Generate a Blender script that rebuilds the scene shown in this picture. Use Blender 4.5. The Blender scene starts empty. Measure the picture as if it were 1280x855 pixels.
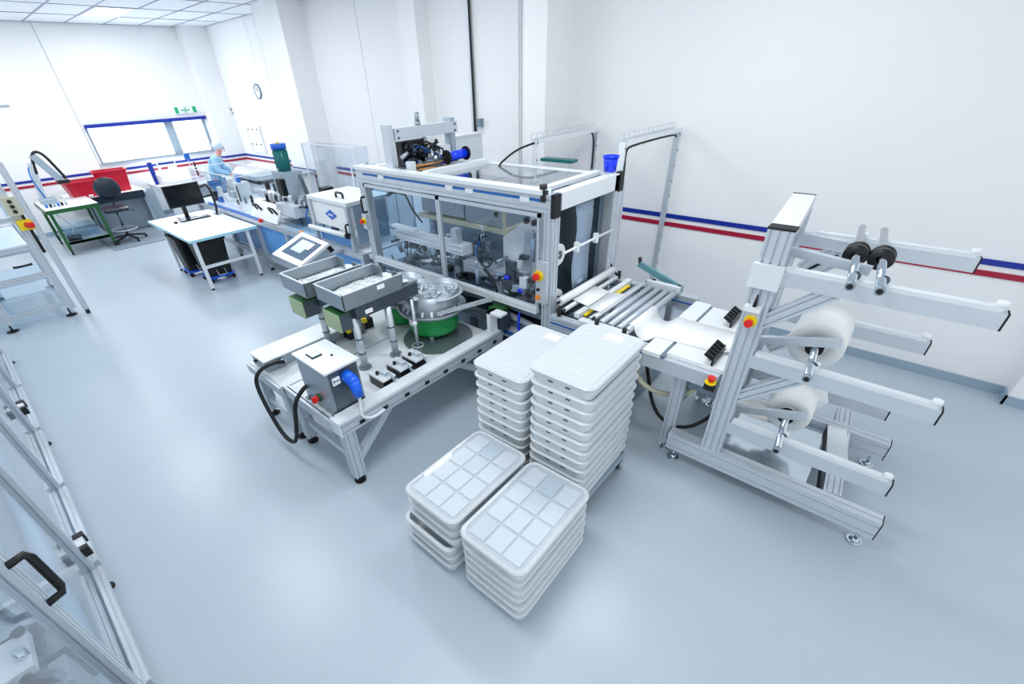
import bpy, bmesh, math, random
from mathutils import Vector, Matrix

# ------------------------------------------------------------------ camera, world, light, exposure
S = bpy.context.scene
COL = S.collection
cam_d = bpy.data.cameras.new('camera'); cam = bpy.data.objects.new('camera', cam_d); COL.objects.link(cam)
yaw, pit, rol = map(math.radians, (133.167, 33.78, -2.716))
fw = Vector((math.cos(yaw)*math.cos(pit), math.sin(yaw)*math.cos(pit), -math.sin(pit)))
r_ = fw.cross(Vector((0, 0, 1))).normalized(); u_ = r_.cross(fw)
r2 = math.cos(rol)*r_ + math.sin(rol)*u_; u2 = -math.sin(rol)*r_ + math.cos(rol)*u_
cam.matrix_world = Matrix(((r2.x, u2.x, -fw.x, 0), (r2.y, u2.y, -fw.y, 0), (r2.z, u2.z, -fw.z, 2.6), (0, 0, 0, 1)))
cam_d.sensor_width = 36; cam_d.lens = 548.4/1280*36
cam_d.shift_x = 0.0219; cam_d.shift_y = 0.030; cam_d.clip_start = 0.05; cam_d.clip_end = 100
S.camera = cam

w = bpy.data.worlds.new('open_side_fill'); S.world = w; w.use_nodes = True  # added ambient fill entering through the unbuilt sides of the room
bg = w.node_tree.nodes['Background']; bg.inputs[0].default_value = (0.925, 0.965, 1.0, 1); bg.inputs[1].default_value = 1.15

def area(name, loc, sx, sy, power, col=(0.97, 0.99, 1.0), rot=(0, 0, 0)):
    l = bpy.data.lights.new(name, 'AREA'); l.shape = 'RECTANGLE'; l.size = sx; l.size_y = sy
    l.energy = power; l.color = col
    o = bpy.data.objects.new(name, l); o.location = loc; o.rotation_euler = rot; COL.objects.link(o); return o
CEIL = 3.92
LAMPS = [(-1.4, 0.9), (-1.4, 3.3), (-5.0, 0.9), (-5.0, 3.3), (-8.6, 0.6), (-8.6, 3.3)]
for lx, ly in LAMPS:
    area('ceiling_lamp_light', (lx, ly, CEIL-0.06), 1.25, 0.62, 36)
area('ceiling_lamp_light', (-12.38, 3.16, CEIL-0.06), 1.25, 0.62, 46)
area('ceiling_lamp_light', (-12.38, 0.5, CEIL-0.06), 1.25, 0.62, 46)
area('window_daylight', (-14.1, 3.62, 1.66), 2.4, 0.68, 42, (0.75, 0.88, 1.0), (0, math.radians(-90), 0)).data.shape = 'RECTANGLE'

S.view_settings.view_transform = 'Standard'; S.view_settings.look = 'None'
S.view_settings.gamma = 1.0; S.view_settings.use_curve_mapping = False
S.view_settings.exposure = -0.02

# ------------------------------------------------------------------ materials
MATS = {}
def lin(c):
    return tuple(((x/12.92) if x <= 0.04045 else ((x+0.055)/1.055)**2.4) for x in c)
def mat(name, c, rough=0.5, metal=0.0, noise=0.0, scale=20, bump=0.0, stretch=None, spec=0.5, trans=0.0, emit=None, es=0.0):
    m = bpy.data.materials.new(name); m.use_nodes = True; nt = m.node_tree; b = nt.nodes['Principled BSDF']
    c = lin(c)
    b.inputs['Base Color'].default_value = (*c, 1); b.inputs['Roughness'].default_value = rough
    b.inputs['Metallic'].default_value = metal; b.inputs['Specular IOR Level'].default_value = spec
    b.inputs['Transmission Weight'].default_value = trans
    if emit: b.inputs['Emission Color'].default_value = (*lin(emit), 1); b.inputs['Emission Strength'].default_value = es
    if noise or bump:
        tc = nt.nodes.new('ShaderNodeTexCoord'); mp = nt.nodes.new('ShaderNodeMapping'); nz = nt.nodes.new('ShaderNodeTexNoise')
        if stretch: mp.inputs['Scale'].default_value = stretch
        nz.inputs['Scale'].default_value = scale; nz.inputs['Detail'].default_value = 4
        nt.links.new(tc.outputs['Object'], mp.inputs[0]); nt.links.new(mp.outputs[0], nz.inputs[0])
        if noise:
            mx = nt.nodes.new('ShaderNodeMix'); mx.data_type = 'RGBA'
            mx.inputs[6].default_value = (*[x*(1-noise) for x in c], 1); mx.inputs[7].default_value = (*[min(1, x*(1+noise)) for x in c], 1)
            nt.links.new(nz.outputs['Fac'], mx.inputs[0]); nt.links.new(mx.outputs[2], b.inputs['Base Color'])
        if bump:
            bp = nt.nodes.new('ShaderNodeBump'); bp.inputs['Strength'].default_value = bump; bp.inputs['Distance'].default_value = 0.01
            nt.links.new(nz.outputs['Fac'], bp.inputs['Height']); nt.links.new(bp.outputs[0], b.inputs['Normal'])
    MATS[name] = m; return m
def clear_mat(name, tint, gl=0.9, f0=0.035):
    m = bpy.data.materials.new(name); m.use_nodes = True; nt = m.node_tree; nt.nodes.clear()
    o = nt.nodes.new('ShaderNodeOutputMaterial'); mx = nt.nodes.new('ShaderNodeMixShader'); t = nt.nodes.new('ShaderNodeBsdfTransparent')
    g = nt.nodes.new('ShaderNodeBsdfGlossy'); lw = nt.nodes.new('ShaderNodeLayerWeight'); lw.inputs[0].default_value = 0.5; pw = nt.nodes.new('ShaderNodeMath'); pw.operation = 'POWER'; pw.inputs[1].default_value = 5.5; fr = nt.nodes.new('ShaderNodeMath'); fr.operation = 'MULTIPLY_ADD'; fr.inputs[1].default_value = 0.9-f0; fr.inputs[2].default_value = f0
    nt.links.new(lw.outputs['Facing'], pw.inputs[0]); nt.links.new(pw.outputs[0], fr.inputs[0])
    t.inputs[0].default_value = (*lin(tint), 1); g.inputs['Roughness'].default_value = 0.04; g.inputs[0].default_value = (gl, gl, gl, 1)
    nt.links.new(fr.outputs[0], mx.inputs[0]); nt.links.new(t.outputs[0], mx.inputs[1]); nt.links.new(g.outputs[0], mx.inputs[2])
    nt.links.new(mx.outputs[0], o.inputs[0]); MATS[name] = m; return m
mat('floor', (0.715, 0.765, 0.805), 0.30, 0, 0.035, 1.3, 0.0, spec=0.5)
mat('wall', (0.96, 0.963, 0.968), 0.6, 0, 0.01, 3)
mat('ceiling_tile', (0.95, 0.97, 0.985), 0.8, 0, 0.02, 60, 0.1)
mat('ceiling_grid', (0.62, 0.62, 0.70), 0.5)
mat('skirting', (0.60, 0.68, 0.75), 0.4, 0, 0.04, 5)
mat('stripe_blue', (0.03, 0.17, 0.60), 0.4, 0, 0.04, 8)
mat('stripe_red', (0.66, 0.07, 0.22), 0.4, 0, 0.04, 8)
mat('alu', (0.82, 0.85, 0.88), 0.38, 0.45, 0.04, 30, 0.02, (1, 1, 1))
mat('alu_dark', (0.52, 0.58, 0.63), 0.42, 0.6, 0.08, 20)
mat('alu_white', (0.90, 0.92, 0.935), 0.35, 0.1, 0.02, 10)
mat('steel', (0.64, 0.68, 0.71), 0.40, 0.85, 0.06, 12, 0.05, (1, 1, 20))
mat('steel_dark', (0.40, 0.44, 0.48), 0.35, 0.85, 0.1, 12)
mat('chrome', (0.80, 0.84, 0.87), 0.12, 1.0, 0.02, 10)
mat('white_plastic', (0.93, 0.945, 0.955), 0.35, 0, 0.015, 8)
mat('crate_plastic', (0.85, 0.875, 0.89), 0.30, 0, 0.02, 6)
mat('crate_lid', (0.81, 0.83, 0.845), 0.3, 0, 0.015, 6)
mat('pad_white', (0.88, 0.895, 0.905), 0.5, 0, 0.01, 10)
mat('paper', (0.975, 0.98, 0.985), 0.7, 0, 0.01, 10)
mat('roll_film', (0.955, 0.96, 0.955), 0.35, 0, 0.03, 8, 0.05)
mat('paint_white', (0.93, 0.94, 0.95), 0.4, 0, 0.015, 10)
mat('paint_grey', (0.62, 0.68, 0.73), 0.45, 0, 0.05, 10)
mat('panel_blue_grey', (0.60, 0.68, 0.76), 0.4, 0.1, 0.1, 4)
mat('panel_dark', (0.20, 0.26, 0.31), 0.4, 0.2, 0.1, 5)
mat('panel_blue', (0.35, 0.62, 0.88), 0.3, 0, 0.15, 3)
mat('black', (0.04, 0.05, 0.06), 0.4, 0, 0.2, 30)
mat('rubber', (0.07, 0.08, 0.09), 0.6, 0, 0.1, 30)
mat('black_gloss', (0.03, 0.04, 0.05), 0.15)
mat('blue_plastic', (0.0, 0.22, 0.93), 0.3, 0, 0.05, 10)
mat('plug_blue', (0.04, 0.38, 0.90), 0.3, 0, 0.05, 10)
mat('hose_blue', (0.10, 0.42, 0.78), 0.35, 0, 0.05, 10)
mat('line_blue', (0.08, 0.38, 0.68), 0.4, 0, 0.05, 10)
mat('green', (0.06, 0.58, 0.28), 0.3, 0, 0.06, 8)
mat('green_dark', (0.10, 0.36, 0.16), 0.4, 0, 0.1, 8)
mat('green_motor', (0.05, 0.42, 0.42), 0.35, 0, 0.08, 8)
mat('green_pale', (0.66, 0.74, 0.58), 0.45, 0, 0.06, 10)
mat('teal', (0.42, 0.62, 0.66), 0.35, 0.2, 0.05, 10)
mat('red', (0.90, 0.13, 0.12), 0.3, 0, 0.04, 10)
mat('red_crate', (0.78, 0.07, 0.20), 0.35, 0, 0.08, 6)
mat('yellow', (0.98, 0.86, 0.06), 0.35, 0, 0.04, 10)
mat('orange', (0.95, 0.55, 0.10), 0.35, 0, 0.04, 10)
mat('copper', (0.72, 0.52, 0.32), 0.35, 0.5, 0.05, 10)
mat('beige_hose', (0.80, 0.80, 0.70), 0.4, 0, 0.05, 10)
mat('screen_dark', (0.25, 0.36, 0.46), 0.2, 0, 0.05, 6)
mat('screen', (0.75, 0.86, 0.92), 0.2, 0, 0.02, 6, emit=(0.75, 0.88, 0.95), es=0.3)
mat('edge_cyan', (0.66, 0.86, 0.92), 0.4, 0, 0.03, 8)
mat('mat_grey', (0.50, 0.55, 0.60), 0.6, 0, 0.08, 10)
mat('chair_blue', (0.09, 0.15, 0.21), 0.35, 0, 0.15, 8)
mat('skin', (0.90, 0.66, 0.62), 0.5, 0, 0.05, 20)
mat('gown', (0.62, 0.80, 0.93), 0.7, 0, 0.12, 6, 0.3)
mat('trousers', (0.36, 0.58, 0.82), 0.7, 0, 0.12, 6, 0.2)
mat('hair_net', (0.86, 0.91, 0.95), 0.7, 0, 0.05, 30, 0.3)
mat('glove', (0.88, 0.92, 0.96), 0.5, 0, 0.03, 20)
mat('eye', (0.08, 0.08, 0.10), 0.3)
mat('sign_green', (0.0, 0.68, 0.45), 0.4, 0, 0.03, 10)
mat('lamp_diffuser', (1, 1, 1), 0.4, emit=(0.94, 0.98, 1.0), es=1.3)
mat('window_glow', (0.9, 0.95, 1.0), 0.6, emit=(0.96, 0.98, 1.0), es=1.25)
mat('parts_white', (0.90, 0.93, 0.95), 0.3, 0, 0.03, 20)
mat('parts_grey', (0.80, 0.84, 0.87), 0.5, 0.0, 0.06, 20)
mat('logo_blue', (0.08, 0.36, 0.78), 0.35, 0, 0.03, 10)
mat('ink', (0.35, 0.40, 0.46), 0.6, 0, 0.03, 10)
mat('pipe_blue', (0.70, 0.82, 0.92), 0.3, 0, 0.04, 5)
clear_mat('acrylic', (0.975, 0.985, 0.995)); clear_mat('acrylic_blue', (0.90, 0.955, 0.99)); clear_mat('film_clear', (0.88, 0.92, 0.95)); clear_mat('lid_clear', (0.985, 0.99, 0.995)); clear_mat('roof_clear', (0.97, 0.98, 0.99), 0.95, 0.14)

# ------------------------------------------------------------------ geometry helpers
def frame(d, up=(0, 0, 1)):
    d = Vector(d).normalized(); up = Vector(up)
    if abs(d.dot(up)) > 0.98: up = Vector((0, 1, 0))
    s = d.cross(up).normalized(); return d, s, s.cross(d)
class MB:
    def __init__(s): s.v = []; s.f = []; s.sm = []
    def add(s, v, f, smooth=False):
        n = len(s.v); s.v += [Vector(p) for p in v]
        for q in f: s.f.append([i+n for i in q]); s.sm.append(smooth)
        return s
    def box(s, x0, x1, y0, y1, z0, z1):
        return s.add([(x, y, z) for z in (z0, z1) for y in (y0, y1) for x in (x0, x1)],
                     [(0, 2, 3, 1), (4, 5, 7, 6), (0, 1, 5, 4), (2, 6, 7, 3), (0, 4, 6, 2), (1, 3, 7, 5)])
    def bar(s, p0, p1, w_, h, up=(0, 0, 1)):
        p0 = Vector(p0); p1 = Vector(p1); d, a, b = frame(p1-p0, up); a = a*w_/2; b = b*h/2
        return s.add([p+x+y for p in (p0, p1) for x, y in ((-a, -b), (a, -b), (a, b), (-a, b))],
                     [(0, 1, 2, 3), (7, 6, 5, 4), (0, 4, 5, 1), (1, 5, 6, 2), (2, 6, 7, 3), (3, 7, 4, 0)])
    def alu(s, p0, p1, w_, h, up=(0, 0, 1), pitch=0.045, g=0.009, dp=0.010):
        """extruded slotted profile"""
        p0 = Vector(p0); p1 = Vector(p1); d, a, b = frame(p1-p0, up)
        def side(L):
            n = max(1, round(L/pitch)); return [L*(i+0.5)/n-L/2 for i in range(n)]
        pts = []
        def edge(L, fn):
            for c in side(L):
                for t, q in ((c-g/2, 0), (c-g/2, dp), (c+g/2, dp), (c+g/2, 0)): pts.append(fn(t, q))
        W, H = w_/2, h/2
        pts.append((-W, -H)); edge(w_, lambda t, q: (t, -H+q))
        pts.append((W, -H)); edge(h, lambda t, q: (W-q, t))
        pts.append((W, H)); edge(w_, lambda t, q: (-t, H-q))
        pts.append((-W, H)); edge(h, lambda t, q: (-W+q, -t))
        n = len(pts); v = [p+a*x+b*y for p in (p0, p1) for x, y in pts]
        f = [(i, (i+1) % n, n+(i+1) % n, n+i) for i in range(n)] + [tuple(range(n))[::-1], tuple(range(n, 2*n))]
        return s.add(v, f)
    def cyl(s, p0, p1, r, n=16, r1=None, caps=True):
        p0 = Vector(p0); p1 = Vector(p1); d, a, b = frame(p1-p0); r1 = r if r1 is None else r1
        v = [p+(a*math.cos(2*math.pi*i/n)+b*math.sin(2*math.pi*i/n))*q for p, q in ((p0, r), (p1, r1)) for i in range(n)]
        s.add(v, [(i, (i+1) % n, n+(i+1) % n, n+i) for i in range(n)], True)
        if caps: s.add(v, [tuple(range(n))[::-1], tuple(range(n, 2*n))])
        return s
    def tube(s, pts, r, n=8, sub=0):
        pts = [Vector(p) for p in pts]
        for _ in range(sub):
            q = [pts[0]]
            for i in range(len(pts)-1): q += [pts[i]*0.75+pts[i+1]*0.25, pts[i]*0.25+pts[i+1]*0.75]
            pts = q+[pts[-1]]
        v = []; up = Vector((0.31, 0.17, 0.93))
        for i, p in enumerate(pts):
            d = (pts[min(i+1, len(pts)-1)]-pts[max(i-1, 0)]).normalized()
            a = d.cross(up)
            a = a.normalized() if a.length > 1e-3 else d.orthogonal().normalized()
            b = a.cross(d)
            v += [p+(a*math.cos(2*math.pi*k/n)+b*math.sin(2*math.pi*k/n))*r for k in range(n)]
        m = len(pts); f = [(i*n+k, i*n+(k+1) % n, (i+1)*n+(k+1) % n, (i+1)*n+k) for i in range(m-1) for k in range(n)]
        s.add(v, f, True); return s.add(v[:n]+v[-n:], [tuple(range(n))[::-1], tuple(range(n, 2*n))])
    def lathe(s, prof, c=(0, 0, 0), n=24, ax='z', smooth=True):
        c = Vector(c); v = []
        for r, z in prof:
            for k in range(n):
                t = 2*math.pi*k/n; x, y = r*math.cos(t), r*math.sin(t)
                v.append(c+Vector((x, y, z) if ax == 'z' else ((x, z, y) if ax == 'y' else (z, x, y))))
        f = [(i*n+k, i*n+(k+1) % n, (i+1)*n+(k+1) % n, (i+1)*n+k) for i in range(len(prof)-1) for k in range(n)]
        return s.add(v, f, smooth)
    def rings(s, rr, seg=4, cap0=True, cap1=True, c=(0, 0)):
        """stack of rounded rectangles: (half x, half y, corner radius, z)"""
        v = []
        for hx, hy, r, z in rr:
            for cx, cy, a0 in ((hx-r, hy-r, 0), (-hx+r, hy-r, 90), (-hx+r, -hy+r, 180), (hx-r, -hy+r, 270)):
                for k in range(seg+1):
                    t = math.radians(a0+90*k/seg); v.append((c[0]+cx+r*math.cos(t), c[1]+cy+r*math.sin(t), z))
        n = 4*(seg+1); m = len(rr)
        f = [(i*n+k, i*n+(k+1) % n, (i+1)*n+(k+1) % n, (i+1)*n+k) for i in range(m-1) for k in range(n)]
        if cap0: f.append(tuple(range(n))[::-1])
        if cap1: f.append(tuple(range((m-1)*n, m*n)))
        return s.add(v, f)
    def ball(s, c, r, nu=12, nv=8):
        c = Vector(c); r = Vector(r) if hasattr(r, '__len__') else Vector((r, r, r))
        v = []
        for j in range(nv+1):
            p = math.pi*(j/nv-0.5)
            for i in range(nu):
                t = 2*math.pi*i/nu; v.append(c+Vector((r.x*math.cos(p)*math.cos(t), r.y*math.cos(p)*math.sin(t), r.z*math.sin(p))))
        return s.add(v, [(j*nu+i, j*nu+(i+1) % nu, (j+1)*nu+(i+1) % nu, (j+1)*nu+i) for j in range(nv) for i in range(nu)], True)
    def sheet(s, rows, th=0.004, smooth=True):
        """thin sheet through rows of points"""
        m, n = len(rows), len(rows[0]); rows = [[Vector(p) for p in r] for r in rows]
        nrm = (rows[1][0]-rows[0][0]).cross(rows[0][1]-rows[0][0]).normalized()*th
        v = [p for r in rows for p in r]+[p-nrm for r in rows for p in r]; o = m*n
        f = [(i*n+k, i*n+k+1, (i+1)*n+k+1, (i+1)*n+k) for i in range(m-1) for k in range(n-1)]
        s.add(v, f+[tuple(o+q for q in reversed(g)) for g in f], smooth)
        e = [(i*n, (i+1)*n, o+(i+1)*n, o+i*n) for i in range(m-1)]+[(i*n+n-1, (i+1)*n+n-1, o+(i+1)*n+n-1, o+i*n+n-1) for i in range(m-1)]
        e += [(k, k+1, o+k+1, o+k) for k in range(n-1)]+[((m-1)*n+k, (m-1)*n+k+1, o+(m-1)*n+k+1, o+(m-1)*n+k) for k in range(n-1)]
        return s.add(v, e)
    def bolts(s, pts, r=0.008, h=0.004, ax=(0, -1, 0)):
        for p in pts: s.cyl(p, Vector(p)+Vector(ax)*h, r, 8)
        return s
    def build(s, name, m, parent=None, loc=None, label=None, cat=None, group=None, kind=None):
        off = Vector(loc) if loc is not None else Vector((0, 0, 0))
        if parent is not None: off = ORG.get(parent.name, Vector((0, 0, 0)))
        me = bpy.data.meshes.new(name); me.from_pydata([p-off for p in s.v], [], s.f); me.update()
        me.polygons.foreach_set('use_smooth', s.sm)
        b = bmesh.new(); b.from_mesh(me); bmesh.ops.remove_doubles(b, verts=b.verts, dist=1e-5) if len(s.v) < 4000 else None
        bmesh.ops.recalc_face_normals(b, faces=b.faces); b.to_mesh(me); b.free()
        me.materials.append(MATS[m]); o = bpy.data.objects.new(name, me); COL.objects.link(o)
        ORG[o.name] = off
        if parent is not None: o.parent = parent
        else: o.location = off
        tag(o, label, cat, group, kind); return o
ORG = {}
def tag(o, label=None, cat=None, group=None, kind=None):
    for k, x in (('label', label), ('category', cat), ('group', group), ('kind', kind)):
        if x: o[k] = x
def thing(name, label, cat, loc=(0, 0, 0), group=None):
    o = bpy.data.objects.new(name, None); o.empty_display_size = 0.1; o.location = loc; COL.objects.link(o)
    ORG[o.name] = Vector(loc); tag(o, label, cat, group); return o
def copy_tree(o, parent=None):
    c = o.copy(); COL.objects.link(c)
    if parent: c.parent = parent
    for ch in [x for x in o.children]: copy_tree(ch, c)
    return c
def struct(mb, name, m, parent=None): return mb.build(name, m, parent, kind=None if parent else 'structure')
def foot(parent, x, y, top, r=0.045, m='chrome', name='levelling_foot'):
    return MB().cyl((x, y, 0.0), (x, y, 0.012), r, 18).cyl((x, y, 0.012), (x, y, 0.03), r*0.7, 18, r*0.3).cyl((x, y, 0.02), (x, y, top), 0.011, 10).build(name, m, parent)
def estop(parent, p, ax, r=0.03, base=True):
    p = Vector(p); ax = Vector(ax)
    y = MB().cyl(p, p+ax*0.012, r, 18).build('emergency_stop_collar', 'yellow', parent)
    MB().cyl(p+ax*0.012, p+ax*0.03, r*0.42, 14).cyl(p+ax*0.03, p+ax*0.05, r*0.66, 16).build('emergency_stop_button', 'red', y)
def handle(parent, p0, p1, out, r=0.012, m='black', name='handle'):
    p0 = Vector(p0); p1 = Vector(p1); out = Vector(out)
    return MB().tube([p0, p0+out*0.85, p0+out+(p1-p0)*0.12, p1+out+(p0-p1)*0.12, p1+out*0.85, p1], r, 8).build(name, m, parent)
ORDN = ['topmost', 'second', 'third', 'fourth', 'fifth', 'sixth', 'seventh', 'eighth', 'ninth', 'tenth', 'eleventh', 'twelfth']
rnd = random.Random(7)

# ------------------------------------------------------------------ room shell
XB, YW = -14.3, 5.49; X1, Y0 = 3.2, -3.2
struct(MB().box(XB-0.2, X1, Y0, YW+0.2, -0.1, 0), 'floor', 'floor')
ceil = struct(MB().box(XB-0.2, X1, Y0, YW+0.2, CEIL+0.03, CEIL+0.13), 'ceiling', 'ceiling_grid')
TX, TY = 1.333, 0.667
cols = [XB+0.02+TX*i for i in range(6)]; rws = [2.165+TY*k for k in range(-7, 5)]
tile = None
for i, cx in enumerate(cols):
    for k, cy in enumerate(rws):
        y1 = min(cy+TY, YW)
        if cx == cols[1] and abs(cy-2.832) < 0.01 or (cx == cols[1] and abs(cy-0.165) < 0.01): continue
        if y1-cy < TY-0.01 or tile is None or True:
            MB().box(cx+0.012, cx+TX-0.012, cy+0.012, y1-0.012, CEIL+rnd.uniform(-0.002, 0.002), CEIL+0.028).build('tile', 'ceiling_tile', ceil)
g_ = MB()
for cx in cols+[cols[-1]+TX]: g_.box(cx-0.012, cx+0.012, rws[0], YW, CEIL-0.008, CEIL+0.03)
for cy in rws+[YW-0.012]: g_.box(XB, cols[-1]+TX, cy-0.012, cy+0.012, CEIL-0.008, CEIL+0.03)
struct(g_, 'grid_rail', 'ceiling_grid', ceil)
MB().box(cols[-1]+TX, X1, Y0, YW, CEIL, CEIL+0.03).box(XB, cols[-1]+TX, Y0, rws[0], CEIL, CEIL+0.03).build('plain_field', 'ceiling_tile', ceil)
def clamp(lx, ly, lab, inset=False):
    z = CEIL+0.004 if inset else CEIL-0.004
    t = thing('ceiling_light', lab, 'light', (lx, ly, z))
    f = MB()
    for a in ((-0.65, 0.65, -0.32, -0.29), (-0.65, 0.65, 0.29, 0.32), (-0.65, -0.62, -0.29, 0.29), (0.62, 0.65, -0.29, 0.29)):
        f.box(lx+a[0], lx+a[1], ly+a[2], ly+a[3], z-0.02, z+0.02)
    f.build('frame', 'paint_white', t)
    for j in range(3):
        MB().box(lx-0.62, lx+0.62, ly-0.285+0.19*j+0.006, ly-0.285+0.19*(j+1)-0.006, z-0.008, z+0.015).build('diffuser', 'lamp_diffuser', t)
lx_ = cols[1]+TX/2
clamp(lx_, 3.165, 'lit square ceiling lamp panel over the far window wall', True)
clamp(lx_, 0.5, 'lit ceiling lamp panel in the far corner above the green bench', True)
for i, (a, b) in enumerate(LAMPS):
    clamp(a, b, ['ceiling lamp above the low crate stacks', 'ceiling lamp above the roll stand', 'ceiling lamp in front of the packaging machine', 'ceiling lamp over the packaging machine top', 'ceiling lamp over the aisle by the desk', 'ceiling lamp over the glass covered line'][i])

# right wall as panels with joints, columns in front of it
wr = struct(MB().box(XB-0.2, X1, YW+0.012, YW+0.2, 0, CEIL), 'wall_right', 'paint_grey')
seams = [XB, -11.85, -11.4, -7.78, -4.32, X1]
for a, b in zip(seams[:-1], seams[1:]): MB().box(a+0.007, b-0.007, YW, YW+0.014, 0.0, CEIL).build('wall_panel', 'wall', wr)
wb = struct(MB().box(XB-0.2, XB-0.012, Y0, YW+0.2, 0, 1.30).box(XB-0.2, XB-0.012, Y0, YW+0.2, 2.05, CEIL).box(XB-0.2, XB-0.012, Y0, 2.33, 1.30, 2.05).box(XB-0.2, XB-0.012, 4.87, YW+0.2, 1.30, 2.05), 'wall_back', 'paint_grey')
for y0, y1, z0, z1 in ((Y0, 2.286, 0, CEIL), (2.29, YW, 2.051, CEIL), (2.29, YW, 0, 1.299), (4.866, YW, 1.299, 2.051), (2.29, 2.334, 1.299, 2.051)):
    MB().box(XB-0.014, XB, y0+0.004, y1-0.004, z0, z1).build('wall_panel', 'wall', wb)
n_tr = [0]
def trim(mb, m):
    n_tr[0] += 1; return struct(mb, 'trim_%d' % n_tr[0], m)
trim(MB().box(-10.34, -9.36, 4.985, YW, 0, CEIL), 'wall')          # columns
trim(MB().box(-6.4, -6.03, 5.235, YW, 0, CEIL), 'wall')
trim(MB().box(-3.84, -3.52, 4.92, YW, 0, CEIL), 'wall')
trim(MB().box(1.29, 2.2, 5.32, YW, 0, CEIL), 'wall')
trim(MB().box(XB, XB+0.35, 4.87+0.05, YW, 0, CEIL), 'wall')
trim(MB().box(-4.42, -4.35, YW-0.03, YW, 0.3, CEIL), 'wall')
bb = struct(MB().box(XB, -10.34, YW-0.015, YW, 0, 0.09).box(-9.36, -6.4, YW-0.015, YW, 0, 0.09).box(-6.03, -3.84, YW-0.015, YW, 0, 0.09).box(-3.52, 1.275, YW-0.015, YW, 0, 0.09).box(1.275, 1.29, 5.305, YW, 0, 0.09).box(1.275, X1, 5.305, 5.32, 0, 0.09), 'baseboard_right', 'skirting')
struct(MB().box(XB, XB+0.015, Y0, YW, 0, 0.09), 'baseboard_back', 'skirting')
for z0, z1, m in ((1.118, 1.166, 'stripe_blue'), (1.022, 1.07, 'stripe_red')):
    t = MB()
    for a, b in ((XB+0.36, -10.34), (-9.36, -6.4), (-6.03, -3.84), (-3.52, 1.29)): t.box(a, b, YW-0.012, YW, z0, z1)
    t.box(-10.34, -9.36, 4.973, 4.985, z0, z1); trim(t, m)
    t = MB(); t.box(XB, XB+0.012, Y0, 4.92, z0, z1); t.box(XB+0.35, XB+0.362, 4.92, YW, z0, z1); t.box(XB, XB+0.35, 4.908, 4.92, z0, z1); trim(t, m)
# window
wn = struct(MB().box(XB-0.12, XB-0.04, 2.33, 2.38, 1.30, 2.05).box(XB-0.12, XB-0.04, 4.82, 4.87, 1.30, 2.05).box(XB-0.12, XB-0.04, 3.94, 4.12, 1.30, 2.05), 'window_1', 'paint_grey')
MB().box(XB-0.115, XB-0.1, 2.38, 3.94, 1.32, 2.05).build('pane', 'window_glow', wn)
MB().box(XB-0.115, XB-0.1, 4.12, 4.82, 1.32, 2.05).build('pane', 'window_glow', wn)
MB().box(XB-0.12, XB+0.05, 2.3, 4.9, 1.27, 1.30).build('window_sill', 'paint_grey', wn)
MB().box(XB-0.02, XB+0.07, 2.34, 4.9, 2.03, 2.10).build('blind_cassette', 'stripe_blue', wn)
# exit sign
t = thing('exit_sign', 'white and green emergency exit sign above the far window', 'sign', (XB+0.02, 4.5, 2.25))
MB().box(XB+0.002, XB+0.03, 4.25, 4.76, 2.175, 2.335).build('panel', 'paint_white', t)
a = MB().box(XB+0.03, XB+0.034, 4.26, 4.34, 2.19, 2.32).box(XB+0.03, XB+0.034, 4.67, 4.75, 2.19, 2.32)
a.box(XB+0.03, XB+0.034, 4.40, 4.47, 2.24, 2.265).box(XB+0.03, XB+0.034, 4.54, 4.60, 2.24, 2.265).box(XB+0.03, XB+0.034, 4.49, 4.515, 2.285, 2.31).box(XB+0.03, XB+0.034, 4.485, 4.52, 2.225, 2.275).box(XB+0.03, XB+0.034, 4.47, 4.49, 2.195, 2.225).box(XB+0.03, XB+0.034, 4.515, 4.535, 2.195, 2.225)
a.build('pictogram', 'sign_green', t)
MB().box(XB, XB+0.03, 0.9, 1.3, 2.52, 2.55).build('wall_bracket', 'paint_grey', None, (XB, 1.1, 2.52), 'thin grey bracket strip high on the far wall at left', 'bracket')
t = thing('wall_clock', 'round white wall clock with grey rim high on the right wall', 'clock', (-12.1, YW, 2.57))
MB().lathe([(0.15, 0), (0.155, -0.03), (0.125, -0.035)], (-12.1, YW, 2.57), 28, 'y').build('rim', 'alu_dark', t)
MB().cyl((-12.1, YW, 2.57), (-12.1, YW-0.025, 2.57), 0.128, 28).build('dial', 'paint_white', t)
MB().bar((-12.1, YW-0.028, 2.57), (-12.03, YW-0.028, 2.60), 0.012, 0.004).bar((-12.1, YW-0.028, 2.57), (-12.1, YW-0.028, 2.67), 0.004, 0.01).build('clock_hands', 'black', t)
t = thing('wall_cabinet', 'white door panel with small switches on the right wall near the far corner', 'panel', (-12.9, YW, 1.3))
MB().box(-13.25, -12.55, YW-0.05, YW, 1.25, 1.85).build('cabinet_body', 'paint_white', t)
for dx in (-0.28, -0.05, 0.2):
    for z in (1.42, 1.76): MB().box(-12.9+dx, -12.86+dx, YW-0.06, YW-0.05, z, z+0.035).build('switch', 'black', t)
MB().box(-13.27, -13.25, YW-0.052, YW, 1.25, 1.85).build('door_edge', 'alu_dark', t)
MB().box(-14.0, -13.95, YW-0.03, YW, 2.17, 2.23).box(-13.93, -13.89, YW-0.03, YW, 2.10, 2.14).build('wall_socket', 'paint_grey', None, (-13.97, YW, 2.2), 'small grey socket high on the right wall in the far corner', 'socket')
t = thing('vertical_conduit', 'dark cable conduit running down the wall behind the packaging machine', 'conduit', (-5.16, YW-0.04, 1.9))
MB().box(-5.225, -5.187, YW-0.05, YW, 1.95, CEIL).build('channel', 'alu', t)
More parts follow.
